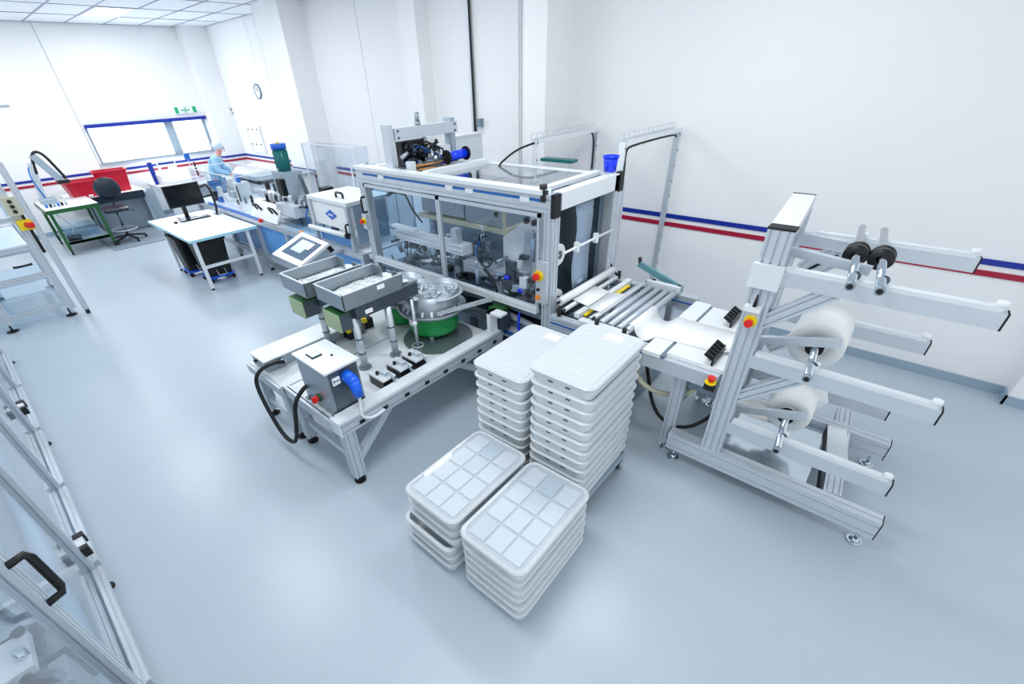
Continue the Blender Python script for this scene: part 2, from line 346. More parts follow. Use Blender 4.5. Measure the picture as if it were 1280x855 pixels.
MB().tube([(-5.17, YW-0.04, CEIL), (-5.175, YW-0.04, 3.0), (-5.165, YW-0.04, 2.6), (-5.17, YW-0.04, 1.93)], 0.015, 8, 1).build('cable', 'rubber', t)
MB().box(-5.1, -5.03, YW-0.08, YW, 2.02, 2.12).build('isolator', 'alu_dark', t)

# ------------------------------------------------------------------ roll unwind stand
st = thing('unwind_stand', 'tall aluminium unwind stand with horizontal arms carrying white film rolls', 'stand', (-0.1, 3.25, 0))
for y, xe in ((2.84, 0.585), (3.70, 0.55)):
    b = MB().alu((-0.745, y, 0.183), (xe, y, 0.183), 0.09, 0.145, (0, 0, 1), 0.072, 0.007, 0.006).build('base_beam', 'alu', st)
    for q in (-0.75, xe): MB().box(q, q+0.006, y-0.046, y+0.046, 0.11, 0.256).build('end_cap', 'rubber', b)
    for x in (-0.68, xe-0.06): foot(st, x, y, 0.12)
for x, y, zt in ((-0.435, 2.85, 1.86), (-0.505, 3.70, 1.79)):
    MB().alu((x, y, 0.255), (x, y, zt), 0.13, 0.085, (0, 1, 0), 0.045, 0.013, 0.012).build('post', 'alu', st)
b = MB().bar((-0.44, 2.893, 1.83), (-0.513, 3.74, 1.83), 0.13, 0.08).build('top_beam', 'alu_white', st)
MB().box(-0.503, -0.367, 2.806, 2.894, 1.86, 1.872).build('end_cap', 'rubber', st)
MB().box(-0.58, -0.447, 3.738, 3.747, 1.80, 1.874).build('end_cap', 'rubber', b)
for i, (z0, z1) in enumerate(((1.565, 1.645), (1.01, 1.095), (0.46, 0.55))):
    for y, xe in ((2.835, 0.52), (3.655, 0.44)):
        a = MB().bar((-0.37-(y-2.835)*0.08, y, (z0+z1)/2), (xe, y, (z0+z1)/2), 0.06, z1-z0).build('arm', 'alu', st)
        MB().box(-0.36, xe-0.02, y-0.022, y+0.022, z1, z1+0.022).build('slide_rail', 'alu_white', a)
        MB().box(xe, xe+0.008, y-0.031, y+0.031, z0-0.001, z1+0.001).build('end_cap', 'rubber', a)
        MB().cyl((xe-0.03, y, z1+0.02), (xe-0.03, y, z1+0.045), 0.022, 14).build('stop_knob', 'white_plastic', a)
        MB().box(-0.075-(y-2.83)*0.08, -0.03-(y-2.83)*0.08, y-0.03, y+0.03, z1+0.02, z1+0.05).build('bearing_block', 'white_plastic', a)
    MB().box(-0.515, -0.355, 2.775, 2.806, z0-0.03, z1+0.03).build('clamp_plate', 'alu_white', st) if i == 0 else None
for y in (2.85, 3.68):
    for z in (1.30, 0.74, 1.72):
        if z == 1.72:
            if y > 3: MB().alu((-0.38, y, 1.40), (-0.22, y, 1.56), 0.055, 0.075, (0, 0, 1)).build('brace', 'alu', st)
            continue
        MB().alu((-0.40, y, z), (-0.10, y, z+0.28), 0.055, 0.08, (0, 0, 1), 0.04).build('brace', 'alu', st)
for p0, p1 in (((-0.38, 3.0, 1.12), (0.02, 3.0, 1.235)), ((-0.38, 3.0, 0.555), (0.02, 3.0, 0.675)), ((-0.39, 3.02, 1.70), (0.0, 3.02, 1.665)), ((-0.39, 3.42, 1.68), (-0.05, 3.42, 1.66))):
    MB().bar(p0, p1, 0.035, 0.05).build('holder_arm', 'alu', st)
MB().box(-0.40, 0.17, 2.90, 3.65, 0.196, 0.204).build('drip_plate', 'chrome', st)
MB().bar((0.245, 2.89, 0.22), (0.165, 3.655, 0.22), 0.007, 0.08).build('plate_lip', 'rubber', st)
MB().alu((0.315, 2.895, 0.206), (0.235, 3.98, 0.206), 0.10, 0.095, (0, 0, 1), 0.034).build('cross_beam', 'alu', st)
MB().bar((0.285, 3.24, 0.26), (0.225, 3.645, 0.26), 0.125, 0.01).build('cover_plate', 'alu_white', st)
MB().box(-0.49, -0.40, 2.75, 2.807, 1.395, 1.425).build('switch_bracket', 'white_plastic', st)
MB().cyl((-0.44, 2.775, 1.425), (-0.44, 2.775, 1.50), 0.012, 10, 0.004).build('cable_gland', 'rubber', st)
MB().box(-0.475, -0.395, 2.765, 2.807, 1.29, 1.395).build('switch_box', 'alu', st)
estop(st, (-0.435, 2.765, 1.335), (0, -1, 0), 0.036)

def shaft(name, lab, x, z, y0, y1, rings=False):
    t = thing(name, lab, 'shaft', (x, y0, z), None)
    MB().cyl((x, y0+0.03, z), (x-0.09, y1, z), 0.02, 16).build('rod', 'chrome', t)
    MB().cyl((x, y0, z), (x, y0+0.03, z), 0.022, 16).build('sleeve', 'steel', t)
    MB().cyl((x, y0-0.003, z), (x, y0, z), 0.014, 12).build('bore', 'black', t)
    MB().cyl((x, y0+0.17, z), (x, y0+0.18, z), 0.0235, 16).build('ring', 'steel_dark', t)
    if rings:
        for q in (3.14, 3.20): MB().lathe([(0.02, 0), (0.058, 0), (0.06, 0.008), (0.06, 0.026), (0.058, 0.034), (0.02, 0.034)], (x-0.045, q, z), 24, 'y').build('core_chuck', 'black', t)
        MB().lathe([(0.02, 0), (0.052, 0), (0.052, 0.026), (0.02, 0.026)], (x-0.045, 3.174, z), 24, 'y').build('collar', 'white_plastic', t)
    else:
        MB().cyl((x-0.035, 3.03, z), (x-0.035, 3.075, z), 0.048, 20).build('core_chuck', 'black', t)
    return t
shaft('unwind_shaft', 'empty unwind shaft with black chucks on the top arms, the left one', -0.05, 1.695, 2.63, 3.78, True)
shaft('unwind_shaft', 'empty unwind shaft with black chucks on the top arms, nearer the arm ends', 0.065, 1.695, 2.64, 3.78, True)
shaft('unwind_shaft', 'steel shaft through the upper white film roll', -0.06, 1.14, 2.64, 3.75)
shaft('unwind_shaft', 'steel shaft through the lower film roll near the floor', -0.055, 0.595, 2.64, 3.75)
def roll(lab, x, z, r, y0, y1):
    t = thing('film_roll', lab, 'roll', (x, y0, z))
    MB().lathe([(0.052, 0), (r-0.006, 0), (r, 0.006), (r, y1-y0-0.006), (r-0.006, y1-y0), (0.052, y1-y0), (0.052, 0)], (x, y0, z), 48, 'y').build('film_winding', 'roll_film', t)
    MB().lathe([(0.05, -0.004), (0.06, -0.004), (0.06, 0.002), (0.05, 0.002), (0.05, -0.004)], (x, y0, z), 32, 'y').build('core', 'white_plastic', t)
    return t
roll('full white film roll on the upper unwind shaft', -0.10, 1.14, 0.152, 3.08, 3.42)
t = roll('smaller loose white film roll on the lower unwind shaft', -0.09, 0.595, 0.135, 3.08, 3.36)
rr_ = []
for k in range(13):
    a = k/12; x = -0.07-0.36*a; z = 0.595-0.124+0.10*(a-0.55)**2-0.02
    rr_.append([(x, 3.10, z), (x, 3.34, z)])
MB().sheet(rr_, 0.003).build('film_tail', 'roll_film', t)
MB().lathe([(0.12, 0), (0.19, 0.02), (0.192, 0.03), (0.12, 0.034)], (-0.095, 3.365, 0.60), 8, 'y', False).build('flange', 'white_plastic', t)

# ------------------------------------------------------------------ feed table and paper web
ft = thing('feed_table', 'white topped feed table between the roller frame and the unwind stand', 'table', (-0.9, 3.3, 0))
MB().box(-1.06, -0.925, 2.79, 3.84, 0.87, 0.90).build('table_top', 'white_plastic', ft)
MB().box(-0.90, -0.5, 2.85, 3.80, 0.87, 0.90).build('table_top', 'white_plastic', ft)
MB().box(-0.925, -0.90, 2.80, 3.82, 0.865, 0.893).build('guide_slot', 'alu_dark', ft)
MB().box(-1.05, -0.52, 2.80, 2.85, 0.76, 0.868).build('front_apron', 'alu', ft)
MB().box(-1.05, -0.52, 3.76, 3.80, 0.76, 0.868).build('rear_apron', 'alu', ft)
for y in (2.92, 3.72):
    MB().alu((-0.78, y, 0.05), (-0.78, y, 0.865), 0.09, 0.06, (0, 1, 0)).build('leg', 'alu', ft); foot(ft, -0.78, y, 0.06)
MB().bar((-0.78, 2.95, 0.45), (-0.78, 3.69, 0.45), 0.05, 0.08).build('stretcher', 'alu_dark', ft)
MB().box(-0.72, -0.55, 2.93, 3.2, 0.62, 0.76).build('drive_box', 'alu_dark', ft)
for x, y in ((-0.60, 2.86), (-0.68, 3.50)):
    m = MB().box(x, x+0.012, y, y+0.25, 0.90, 0.955)
    for k in range(5): m.bar((x, y+0.025+k*0.05, 0.945), (x-0.055, y+0.025+k*0.05, 0.975), 0.024, 0.03)
    m.build('guide_comb', 'black', ft)
MB().box(-0.585, -0.515, 2.76, 2.80, 0.77, 0.83).build('switch_box', 'black', ft)
estop(ft, (-0.55, 2.765, 0.83), (0, 0, 1), 0.036)
rows = []
def zweb(x):
    if x < -1.24: return 0.938
    if x > -0.62: return 0.912+(x+0.62)*0.3
    return 0.906
for k in range(36):
    x = -1.29+0.75*k/35
    dip = -0.07*math.sin(math.pi*min(1, max(0, (x+1.25)/0.19))) if x < -1.06 else 0
    rows.append([(x, 3.02+0.1*max(0, x+1.0), zweb(x)+dip), (x, 3.22, zweb(x)+dip), (x, 3.44, zweb(x)+dip)])
MB().sheet(rows, 0.003).build('paper_web', 'paper', None, (-1.0, 3.2, 0.91), 'white paper web running over the feed table to the rollers', 'paper')
MB().tube([(-1.25, 3.1, 0.62), (-1.1, 3.0, 0.42), (-0.8, 3.05, 0.42), (-0.65, 3.1, 0.6)], 0.022, 8, 2).build('beige_hose', 'beige_hose', None, (-0.9, 3.05, 0.42), 'beige corrugated hose hanging under the feed table', 'hose')
MB().tube([(-1.15, 3.2, 0.5), (-0.95, 3.0, 0.20), (-0.7, 3.0, 0.16), (-0.55, 3.2, 0.25), (-0.5, 3.3, 0.5)], 0.015, 8, 2).build('black_cable', 'rubber', None, (-0.8, 3.05, 0.16), 'black cable drooping beneath the feed table towards the floor', 'cable')

# ------------------------------------------------------------------ roller frame
rf = thing('roller_frame', 'aluminium infeed roller frame with white rollers beside the packaging machine', 'conveyor', (-1.6, 3.4, 0))
for y in (2.88, 3.93):
    b = MB().alu((-1.93, y, 0.83), (-1.07, y, 0.83), 0.07, 0.12, (0, 0, 1), 0.06).build('side_rail', 'alu', rf)
    s_ = -1 if y < 3 else -1
    MB().box(-1.92, -1.08, y-0.04, y-0.034, 0.825, 0.838).build('blue_strip', 'line_blue', b)
for x in (-1.88, -1.3):
    for y in (2.88, 3.93):
        MB().alu((x, y, 0.05), (x, y, 0.77), 0.06, 0.06).build('leg', 'alu', rf); foot(rf, x, y, 0.06)
MB().bar((-1.3, 2.91, 0.07), (-1.3, 3.9, 0.07), 0.09, 0.09).bar((-1.88, 2.91, 0.07), (-1.88, 3.9, 0.07), 0.09, 0.09).build('floor_bar', 'alu_dark', rf)
MB().box(-1.85, -1.33, 2.92, 3.89, 0.42, 0.45).build('lower_shelf', 'panel_dark', rf)
def roller(x, z, r, y0=2.93, y1=3.88, m='white_plastic'):
    o = MB().cyl((x, y0+0.02, z), (x, y1-0.02, z), r, 20).build('roller', m, rf)
    MB().cyl((x, y0-0.01, z), (x, y0+0.02, z), 0.012, 10).cyl((x, y1-0.02, z), (x, y1+0.01, z), 0.012, 10).build('axle', 'rubber', o)
roller(-1.905, 0.985, 0.035, 2.93, 3.9); roller(-1.85, 0.925, 0.02)
for x in (-1.50, -1.42, -1.34, -1.27): roller(x, 0.905, 0.028, m='alu')
roller(-1.60, 0.90, 0.03, m='alu'); roller(-1.56, 0.94, 0.018, m='alu_white')
MB().box(-1.74, -1.69, 2.93, 3.88, 0.90, 0.94).build('cross_bar', 'alu_white', rf)
MB().box(-1.69, -1.665, 3.0, 3.8, 0.895, 0.91).build('scale_strip', 'yellow', rf)
MB().box(-1.55, -1.24, 3.88, 3.93, 0.90, 0.96).build('bearing_plate', 'alu_white', rf)
MB().box(-1.66, -1.24, 2.86, 2.93, 0.895, 0.925).build('bearing_plate', 'alu_white', rf)
MB().cyl((-1.78, 3.0, 0.80), (-1.78, 3.85, 0.80), 0.085, 24).build('drum', 'alu_dark', rf)
for x in (-1.86, -1.5, -1.26):
    for y in (2.885, 3.935): MB().cyl((x, y, 0.89), (x, y, 0.965), 0.018, 12).build('clamp_screw', 'rubber', rf)
MB().sheet([[(-1.88, 3.12, 0.955), (-1.88, 3.50, 0.955)], [(-1.70, 3.08, 0.955), (-1.70, 3.46, 0.955)]], 0.003).build('paper_strip', 'paper', None, (-1.8, 3.3, 0.955), 'white paper strip on the rollers next to the machine outlet', 'paper')
MB().sheet([[(-1.68, 3.06, 0.95), (-1.68, 3.46, 0.95)], [(-1.55, 3.03, 0.965), (-1.55, 3.48, 0.965)]], 0.003).build('paper_strip', 'paper', None, (-1.6, 3.3, 0.955), 'white paper strip between cross bar and the row of rollers', 'paper')
tl = thing('hand_lever', 'teal lever arm with black knob raised behind the roller frame', 'lever', (-1.3, 4.05, 0.88))
MB().bar((-1.30, 4.0, 0.92), (-1.70, 4.0, 1.06), 0.03, 0.055).build('arm', 'teal', tl)
MB().cyl((-1.69, 4.0, 1.06), (-1.70, 4.0, 1.12), 0.016, 12).build('knob', 'black', tl)
MB().box(-1.34, -1.25, 3.95, 4.03, 0.77, 0.93).build('pivot_bracket', 'teal', tl)

# ------------------------------------------------------------------ main packaging machine
pm = thing('packaging_machine', 'large aluminium framed packaging machine with clear guard doors', 'machine', (-3.2, 3.35, 0))
XL, XR, YF, YBk, ZT = -4.5, -1.93, 2.85, 3.88, 1.86
for x, y in ((XR-0.05, YF+0.05), (XR-0.05, YBk-0.05), (XL+0.05, YF+0.05), (XL+0.05, YBk-0.05)):
    MB().alu((x, y, 0.05), (x, y, ZT-0.13), 0.09, 0.09, (0, 1, 0)).build('frame_post', 'alu', pm); foot(pm, x, y, 0.06, 0.05, 'rubber')
b = MB().alu((XL, YF+0.05, ZT-0.065), (XR-0.01, YF+0.05, ZT-0.065), 0.10, 0.13, (0, 0, 1), 0.062).build('top_rail', 'alu', pm)
MB().box(XL+0.12, XR-0.12, YF-0.004, YF+0.001, ZT-0.052, ZT-0.034).build('blue_strip', 'line_blue', b)
MB().box(XL-0.02, XR-0.1, YF-0.02, YF+0.10, ZT, ZT+0.03).build('white_rail_cover', 'alu_white', b)
for x in (-4.1, -3.1, -2.85, -2.25): MB().box(x, x+0.09, YF-0.012, YF, ZT-0.07, ZT-0.03).build('hinge', 'alu_white', b)
b = MB().box(XR-0.09, XR, YF+0.1, YBk-0.02, ZT-0.12, ZT+0.01).build('top_rail', 'alu_white', pm)
MB().box(XR-0.025, XR+0.012, YF-0.012, YF+0.07, ZT-0.16, ZT+0.012).build('corner_cap', 'rubber', b)
MB().box(XR-0.12, XR-0.08, YF-0.014, YF+0.03, ZT-0.05, ZT+0.03).build('gland', 'rubber', b)
MB().box(XR-0.04, XR+0.012, YBk-0.04, YBk+0.03, ZT-0.14, ZT+0.02).build('corner_cap', 'rubber', b)
MB().cyl((XR-0.14, YF+0.05, ZT+0.02), (XR-0.14, YF+0.05, ZT+0.06), 0.03, 12).build('gland', 'rubber', b)
MB().box(XL, XR, YBk-0.1, YBk, ZT-0.12, ZT).build('top_rail', 'alu_white', pm)
MB().box(XL, XL+0.09, YF+0.1, YBk-0.1, ZT-0.12, ZT).build('top_rail', 'alu_white', pm)
MB().box(XR-0.22, XR-0.15, YF+0.1, YBk-0.1, ZT, ZT+0.03).build('rail_bar', 'alu_white', pm)
MB().box(XL+0.05, XR-0.1, YF+0.03, YF+0.07, 0.80, 0.84).build('door_track', 'alu_dark', pm)
# roof panels
for x0, x1 in ((-3.42, -2.78), (-2.76, -2.15)): MB().box(x0, x1, YF+0.11, YBk-0.1, ZT-0.01, ZT-0.004).build('roof_panel', 'roof_clear', pm)
MB().box(-3.52, -3.44, YF+0.1, YBk-0.06, ZT-0.02, ZT+0.04).build('rail_bar', 'alu_white', pm)
MB().box(-4.12, -3.86, YF+0.10, YBk-0.1, ZT-0.04, ZT-0.02).build('deck_plate', 'alu', pm)
for x0, x1 in ((-4.4, -4.14), (-3.84, -3.54)): MB().box(x0, x1, YF+0.12, YBk-0.1, ZT-0.02, ZT-0.014).build('roof_panel', 'lid_clear', pm)
# front guard doors
for x0, x1 in ((-4.40, -3.235), (-3.228, -2.06)):
    d = MB().box(x0, x0+0.022, YF-0.01, YF+0.02, 0.93, ZT-0.14).box(x1-0.02, x1, YF-0.01, YF+0.02, 0.93, ZT-0.14).box(x0, x1, YF-0.01, YF+0.02, ZT-0.17, ZT-0.14).build('guard_door', 'alu', pm)
    MB().alu((x0, YF, 0.90), (x1, YF, 0.90), 0.05, 0.06, (0, 0, 1), 0.05).build('door_bottom_rail', 'alu_white', d)
    MB().box(x0+0.03, x1-0.03, YF, YF+0.006, 0.93, ZT-0.17).build('pane', 'acrylic', d)
handle(pm, (-4.43, YF-0.0, 1.42), (-4.43, YF-0.0, 1.58), (0, -0.05, 0), 0.012)
MB().box(-4.475, -4.40, YF-0.05, YF-0.002, 1.24, 1.40).build('switch_box', 'alu', pm); estop(pm, (-4.44, YF-0.05, 1.33), (0, -1, 0), 0.036)
MB().box(XR-0.115, XR-0.02, YF-0.045, YF, 1.0, 1.36).build('switch_box', 'alu', pm)
estop(pm, (XR-0.095, YF-0.045, 1.24), (0, -1, 0), 0.045)
MB().cyl((XR-0.095, YF-0.045, 1.05), (XR-0.095, YF-0.065, 1.05), 0.02, 14).build('reset_button', 'orange', pm)
MB().cyl((XR-0.095, YF-0.045, 1.12), (XR-0.095, YF-0.06, 1.12), 0.014, 12).build('start_button', 'black', pm)
# inner walls and cabinets
MB().box(XL+0.1, -2.6, YBk-0.06, YBk-0.04, 0.45, ZT-0.13).build('back_panel', 'panel_blue_grey', pm)
MB().box(-2.6, XR-0.1, YBk-0.06, YBk-0.04, 0.45, ZT-0.13).build('back_panel', 'panel_blue_grey', pm)
MB().box(XL+0.06, XL+0.08, YF+0.12, YBk-0.1, 0.45, ZT-0.13).build('side_panel', 'acrylic_blue', pm)
MB().box(XL+0.1, XR-0.1, YF+0.1, YBk-0.08, 0.78, 0.80).build('machine_bed', 'alu_dark', pm)
c_ = MB().box(-3.95, -3.30, 3.25, 3.6, 1.42, 1.70).build('control_cabinet', 'paint_grey', pm)
MB().box(-3.85, -3.55, 3.243, 3.25, 1.60, 1.655).build('display', 'screen_dark', c_)
MB().box(-3.82, -3.75, 3.243, 3.25, 1.50, 1.55).box(-3.70, -3.63, 3.243, 3.25, 1.50, 1.55).box(-3.5, -3.42, 3.243, 3.25, 1.50, 1.55).build('key_row', 'panel_blue_grey', c_)
c_ = MB().box(-3.28, -2.78, 3.25, 3.6, 1.40, 1.70).build('control_cabinet', 'paint_grey', pm)
MB().box(-3.22, -2.98, 3.243, 3.25, 1.60, 1.655).build('display', 'screen_dark', c_)
MB().cyl((-2.86, 3.25, 1.52), (-2.86, 3.235, 1.52), 0.022, 12).build('dial', 'black', c_)
MB().box(-3.98, -2.72, 3.2, 3.62, 1.36, 1.395).build('cabinet_shelf', 'beige_hose', pm)
MB().bar((-2.74, 3.22, 1.40), (-2.74, 3.22, 1.74), 0.03, 0.03).build('shelf_post', 'beige_hose', pm)
# white hopper film wall in the right half
MB().add([(-2.74, 3.20, 1.34), (-2.23, 3.20, 1.70), (-2.23, 3.20, 0.95), (-2.74, 3.20, 0.95), (-2.74, 3.23, 1.34), (-2.23, 3.23, 1.70), (-2.23, 3.23, 0.95), (-2.74, 3.23, 0.95)],
         [(0, 1, 2, 3), (7, 6, 5, 4), (0, 4, 5, 1), (1, 5, 6, 2), (2, 6, 7, 3), (3, 7, 4, 0)]).build('film_plate', 'white_plastic', pm)
MB().bar((-2.46, 3.18, 0.95), (-2.40, 3.18, 1.45), 0.10, 0.02).build('film_fold', 'alu', pm)
MB().box(-2.22, -2.14, 3.2, 3.5, 0.85, 1.65).build('upright_plate', 'panel_dark', pm)
MB().box(-2.55, -2.45, 3.0, 3.05, 0.86, 1.20).build('upright_plate', 'steel_dark', pm)
# conveyors inside
MB().alu((-4.25, 3.12, 1.16), (-3.15, 3.12, 1.16), 0.14, 0.10, (0, 0, 1)).build('inner_conveyor', 'alu_white', pm)
MB().alu((-3.15, 3.12, 1.02), (-2.55, 3.12, 1.02), 0.16, 0.10, (0, 0, 1)).build('inner_conveyor', 'alu', pm)
MB().box(-4.2, -3.8, 2.98, 3.05, 1.26, 1.29).build('guide_bar', 'alu_white', pm)
MB().alu((-3.28, 3.1, 0.80), (-3.28, 3.1, 1.36), 0.08, 0.08, (0, 1, 0)).build('inner_post', 'alu', pm)
MB().alu((-2.66, 3.05, 0.80), (-2.66, 3.05, 1.02), 0.09, 0.09, (0, 1, 0)).build('inner_post', 'alu', pm)
# spoked hand wheel
wh = MB()
cx, cy, cz = -2.82, 3.02, 1.20
wh.tube([(cx+0.10*math.cos(2*math.pi*k/24), cy, cz+0.12*math.sin(2*math.pi*k/24)) for k in range(25)], 0.010, 6)
for k in range(5):
    a = 2*math.pi*k/5+0.4; wh.bar((cx, cy, cz), (cx+0.10*math.cos(a), cy, cz+0.12*math.sin(a)), 0.018, 0.016)
wh.cyl((cx, cy-0.02, cz), (cx, cy+0.03, cz), 0.028, 14).build('spoked_wheel', 'panel_dark', pm)
MB().bar((-2.90, 3.05, 1.28), (-2.86, 3.05, 1.38), 0.05, 0.05).build('motor', 'black', pm)
MB().tube([(cx-0.11, cy-0.01, cz-0.03), (cx-0.10, cy-0.01, cz+0.06), (cx-0.05, cy-0.01, cz+0.12)], 0.009, 6, 1).build('air_hose', 'hose_blue', pm)
MB().tube([(-2.80, 2.98, 1.08), (-2.68, 2.95, 1.02), (-2.62, 2.95, 0.92), (-2.62, 2.95, 0.84)], 0.014, 8, 2).build('air_hose', 'rubber', pm)
MB().tube([(-4.0, 3.0, 1.70), (-3.88, 3.0, 1.62), (-3.82, 3.0, 1.50), (-3.80, 3.1, 1.34)], 0.010, 6, 2).build('air_hose', 'rubber', pm)
MB().tube([(-4.2, 3.0, 1.6), (-4.05, 2.98, 1.66), (-3.9, 3.0, 1.64)], 0.02, 8, 1).build('air_hose', 'panel_dark', pm)
# small mechanisms, one part each
for k in range(150):
    x = rnd.uniform(-4.3, -2.15); y = rnd.uniform(2.96, 3.35); z = rnd.choice([rnd.uniform(0.82, 1.05), rnd.uniform(0.82, 1.25)])
    if k % 3 == 0 and x < -3.3: z = rnd.uniform(0.82, 1.12)
    q = rnd.random(); m = rnd.choice(['alu', 'steel_dark', 'panel_dark', 'alu_dark', 'panel_dark', 'steel', 'panel_blue_grey', 'black'])
    if q < 0.4:
        d = rnd.choice([(0.16, 0, 0.03), (0, 0.14, 0), (0, 0, 0.15), (0.12, 0.05, -0.05)])
        p = Vector((x, y, z)); e = p+Vector(d)*rnd.uniform(0.7, 1.4)
        o = MB().cyl(p, e, rnd.uniform(0.014, 0.028), 12).build('pneumatic_cylinder', m, pm)
        MB().cyl(e, e+Vector(d)*0.5, 0.007, 8).build('piston_rod', 'chrome', o)
    elif q < 0.7:
        s1, s2, s3 = rnd.uniform(0.02, 0.07), rnd.uniform(0.015, 0.04), rnd.uniform(0.03, 0.10)
        MB().box(x-s1, x+s1, y-s2, y+s2, z-s3/2, z+s3/2).box(x-s1*1.2, x-s1*0.6, y-s2*1.2, y+s2*1.2, z-s3*0.6, z-s3*0.3).build('bracket', m, pm)
    elif q < 0.88:
        r = rnd.uniform(0.025, 0.05)
        MB().lathe([(0.008, 0), (r*0.7, 0), (r, 0.004), (r, 0.016), (r*0.7, 0.02), (0.008, 0.02), (0.008, 0)], (x, y, z), 16, 'y').build('pulley', m, pm)
    else:
        MB().tube([(x, y, z), (x+rnd.uniform(-.1, .1), y-0.03, z+0.10), (x+rnd.uniform(-.15, .15), y, z+0.02), (x+rnd.uniform(-.2, .2), y+0.05, z-0.06)], 0.007, 6, 2).build('air_hose', rnd.choice(['rubber', 'hose_blue', 'rubber']), pm)
for x, z, r in ((-2.30, 1.60, 0.026), (-2.22, 1.595, 0.026), (-2.24, 1.08, 0.032), (-2.17, 1.11, 0.026)):
    MB().lathe([(0.008, 0), (r, 0), (r, 0.03), (0.008, 0.03), (0.008, 0)], (x, 2.98, z), 18, 'y').build('guide_roller', 'black', pm)
MB().box(-2.36, -2.28, 2.97, 3.02, 1.0, 1.10).build('valve_block', 'white_plastic', pm)
for x, z in ((-2.52, 1.05), (-2.36, 0.96)): MB().ball((x, 2.98, z), (0.035, 0.02, 0.022), 10, 6).build('blue_knob', 'blue_plastic', pm)
# under structure
for z, m in ((0.30, 'alu_dark'), (0.62, 'alu_dark')):
    MB().alu((XL+0.1, YF+0.06, z), (XR-0.1, YF+0.06, z), 0.06, 0.08, (0, 0, 1)).build('lower_rail', m, pm)
b = MB().alu((-2.6, YF+0.02, 0.58), (XR-0.1, YF+0.02, 0.58), 0.08, 0.10, (0, 0, 1)).build('lower_rail', 'alu', pm)
MB().box(-2.6, XR-0.1, YF-0.026, YF-0.019, 0.565, 0.595).build('blue_strip', 'line_blue', b)
MB().box(XL+0.1, XR-0.1, YF+0.25, YBk-0.1, 0.12, 0.72).build('lower_cabinet', 'panel_dark', pm)
for k in range(7): MB().box(-4.2+k*0.32, -4.0+k*0.32, YF+0.12, YF+0.24, 0.35, 0.6+0.03*(k % 3)).build('valve_terminal', ['panel_blue_grey', 'alu_dark', 'black'][k % 3], pm)
MB().tube([(-2.3, YF+0.05, 0.82), (-2.28, YF+0.0, 0.7), (-2.26, YF+0.0, 0.55)], 0.012, 8, 1).build('air_hose', 'blue_plastic', pm)
MB().bar((-2.6, 2.86, 0.78), (-2.15, 2.95, 0.66), 0.03, 0.05).build('lower_strut', 'alu', pm)
# right end: web, bar, rolls
MB().box(XR-0.16, XR-0.145, 2.98, 3.80, 0.75, ZT-0.13).build('end_panel', 'panel_dark', pm)
rows = [[(XR-0.03+0.01*math.sin(k), 3.20+0.02*math.sin(k*0.8)+0.006*k, ZT-0.14-k*0.105), (XR-0.03, 3.48+0.01*math.sin(k*1.1), ZT-0.14-k*0.105)] for k in range(8)]
MB().sheet(rows, 0.003).build('film_web', 'panel_blue_grey', pm)
b = MB().cyl((XR+0.02, 2.97, 1.40), (XR+0.02, 3.78, 1.40), 0.011, 10).build('guide_rod', 'alu_white', pm)
for y in (3.16, 3.47): MB().box(XR+0.0, XR+0.04, y, y+0.03, 1.36, 1.44).build('rod_clamp', 'white_plastic', b)
for z in (1.36, 0.96):
    b = MB().cyl((XR-0.14, 3.03, z), (XR-0.055, 3.03, z), 0.09, 28).build('side_roll', 'roll_film', pm)
    MB().lathe([(0.018, 0), (0.034, 0), (0.034, 0.012), (0.018, 0.012), (0.018, 0)], (XR-0.055, 3.03, z), 20, 'x').build('roll_core', 'steel_dark', b)
m = MB()
for k in range(6): m.cyl((XR-0.145, 3.70, 0.85+k*0.15), (XR-0.135, 3.70, 0.85+k*0.15), 0.012, 8)
m.build('rivet', 'black', pm)
# left portal with print head
for y in (2.96, 3.80):
    MB().box(-4.05, -3.94, y-0.03, y+0.03, 1.83, 2.27).build('portal_post', 'paint_grey' if y > 3.5 else 'alu', pm)
b = MB().box(-4.05, -3.93, 3.0, 3.86, 2.13, 2.235).build('portal_beam', 'alu', pm)
MB().bolts([(-3.93, 3.04, 2.21), (-3.93, 3.82, 2.21), (-3.93, 3.04, 2.15), (-3.93, 3.82, 2.15)], 0.012, 0.006, (1, 0, 0)).build('bolt', 'steel_dark', b)
MB().cyl((-4.0, 3.36, 2.235), (-4.0, 3.36, 2.27), 0.03, 14).cyl((-4.0, 3.36, 2.27), (-4.0, 3.36, 2.35), 0.024, 14).build('cap_valve', 'steel', pm)
MB().box(-4.05, -3.95, 3.08, 3.50, 1.88, 2.11).build('print_head', 'black', pm)
MB().box(-3.98, -3.9, 3.38, 3.46, 1.86, 2.13).build('head_plate', 'alu_white', pm)
MB().box(-4.03, -3.95, 3.50, 3.75, 1.95, 2.02).build('head_slide', 'alu_white', pm)
for k in range(14):
    y = 3.08+0.028*k; z = 1.90+0.012*((k*5) % 12)
    MB().tube([(-3.95, y, z), (-3.86+0.01*(k % 3), y+0.03, z+0.07), (-3.84, y+0.10, z+0.04), (-3.92, y+0.16, z-0.02)], 0.009, 6, 1).build('head_hose', ['hose_blue', 'rubber', 'panel_dark', 'rubber'][k % 4], pm)
for k in range(26):
    y = rnd.uniform(3.08, 3.5); z = rnd.uniform(1.86, 2.10); x = rnd.uniform(-3.95, -3.82)
    MB().cyl((x, y, z), (x+rnd.uniform(-.04, .06), y+rnd.uniform(-.07, .07), z+rnd.uniform(-.05, .05)), rnd.uniform(0.012, 0.024), 10).build('head_actuator', ['black', 'panel_dark', 'steel_dark', 'black', 'alu'][k % 5], pm)
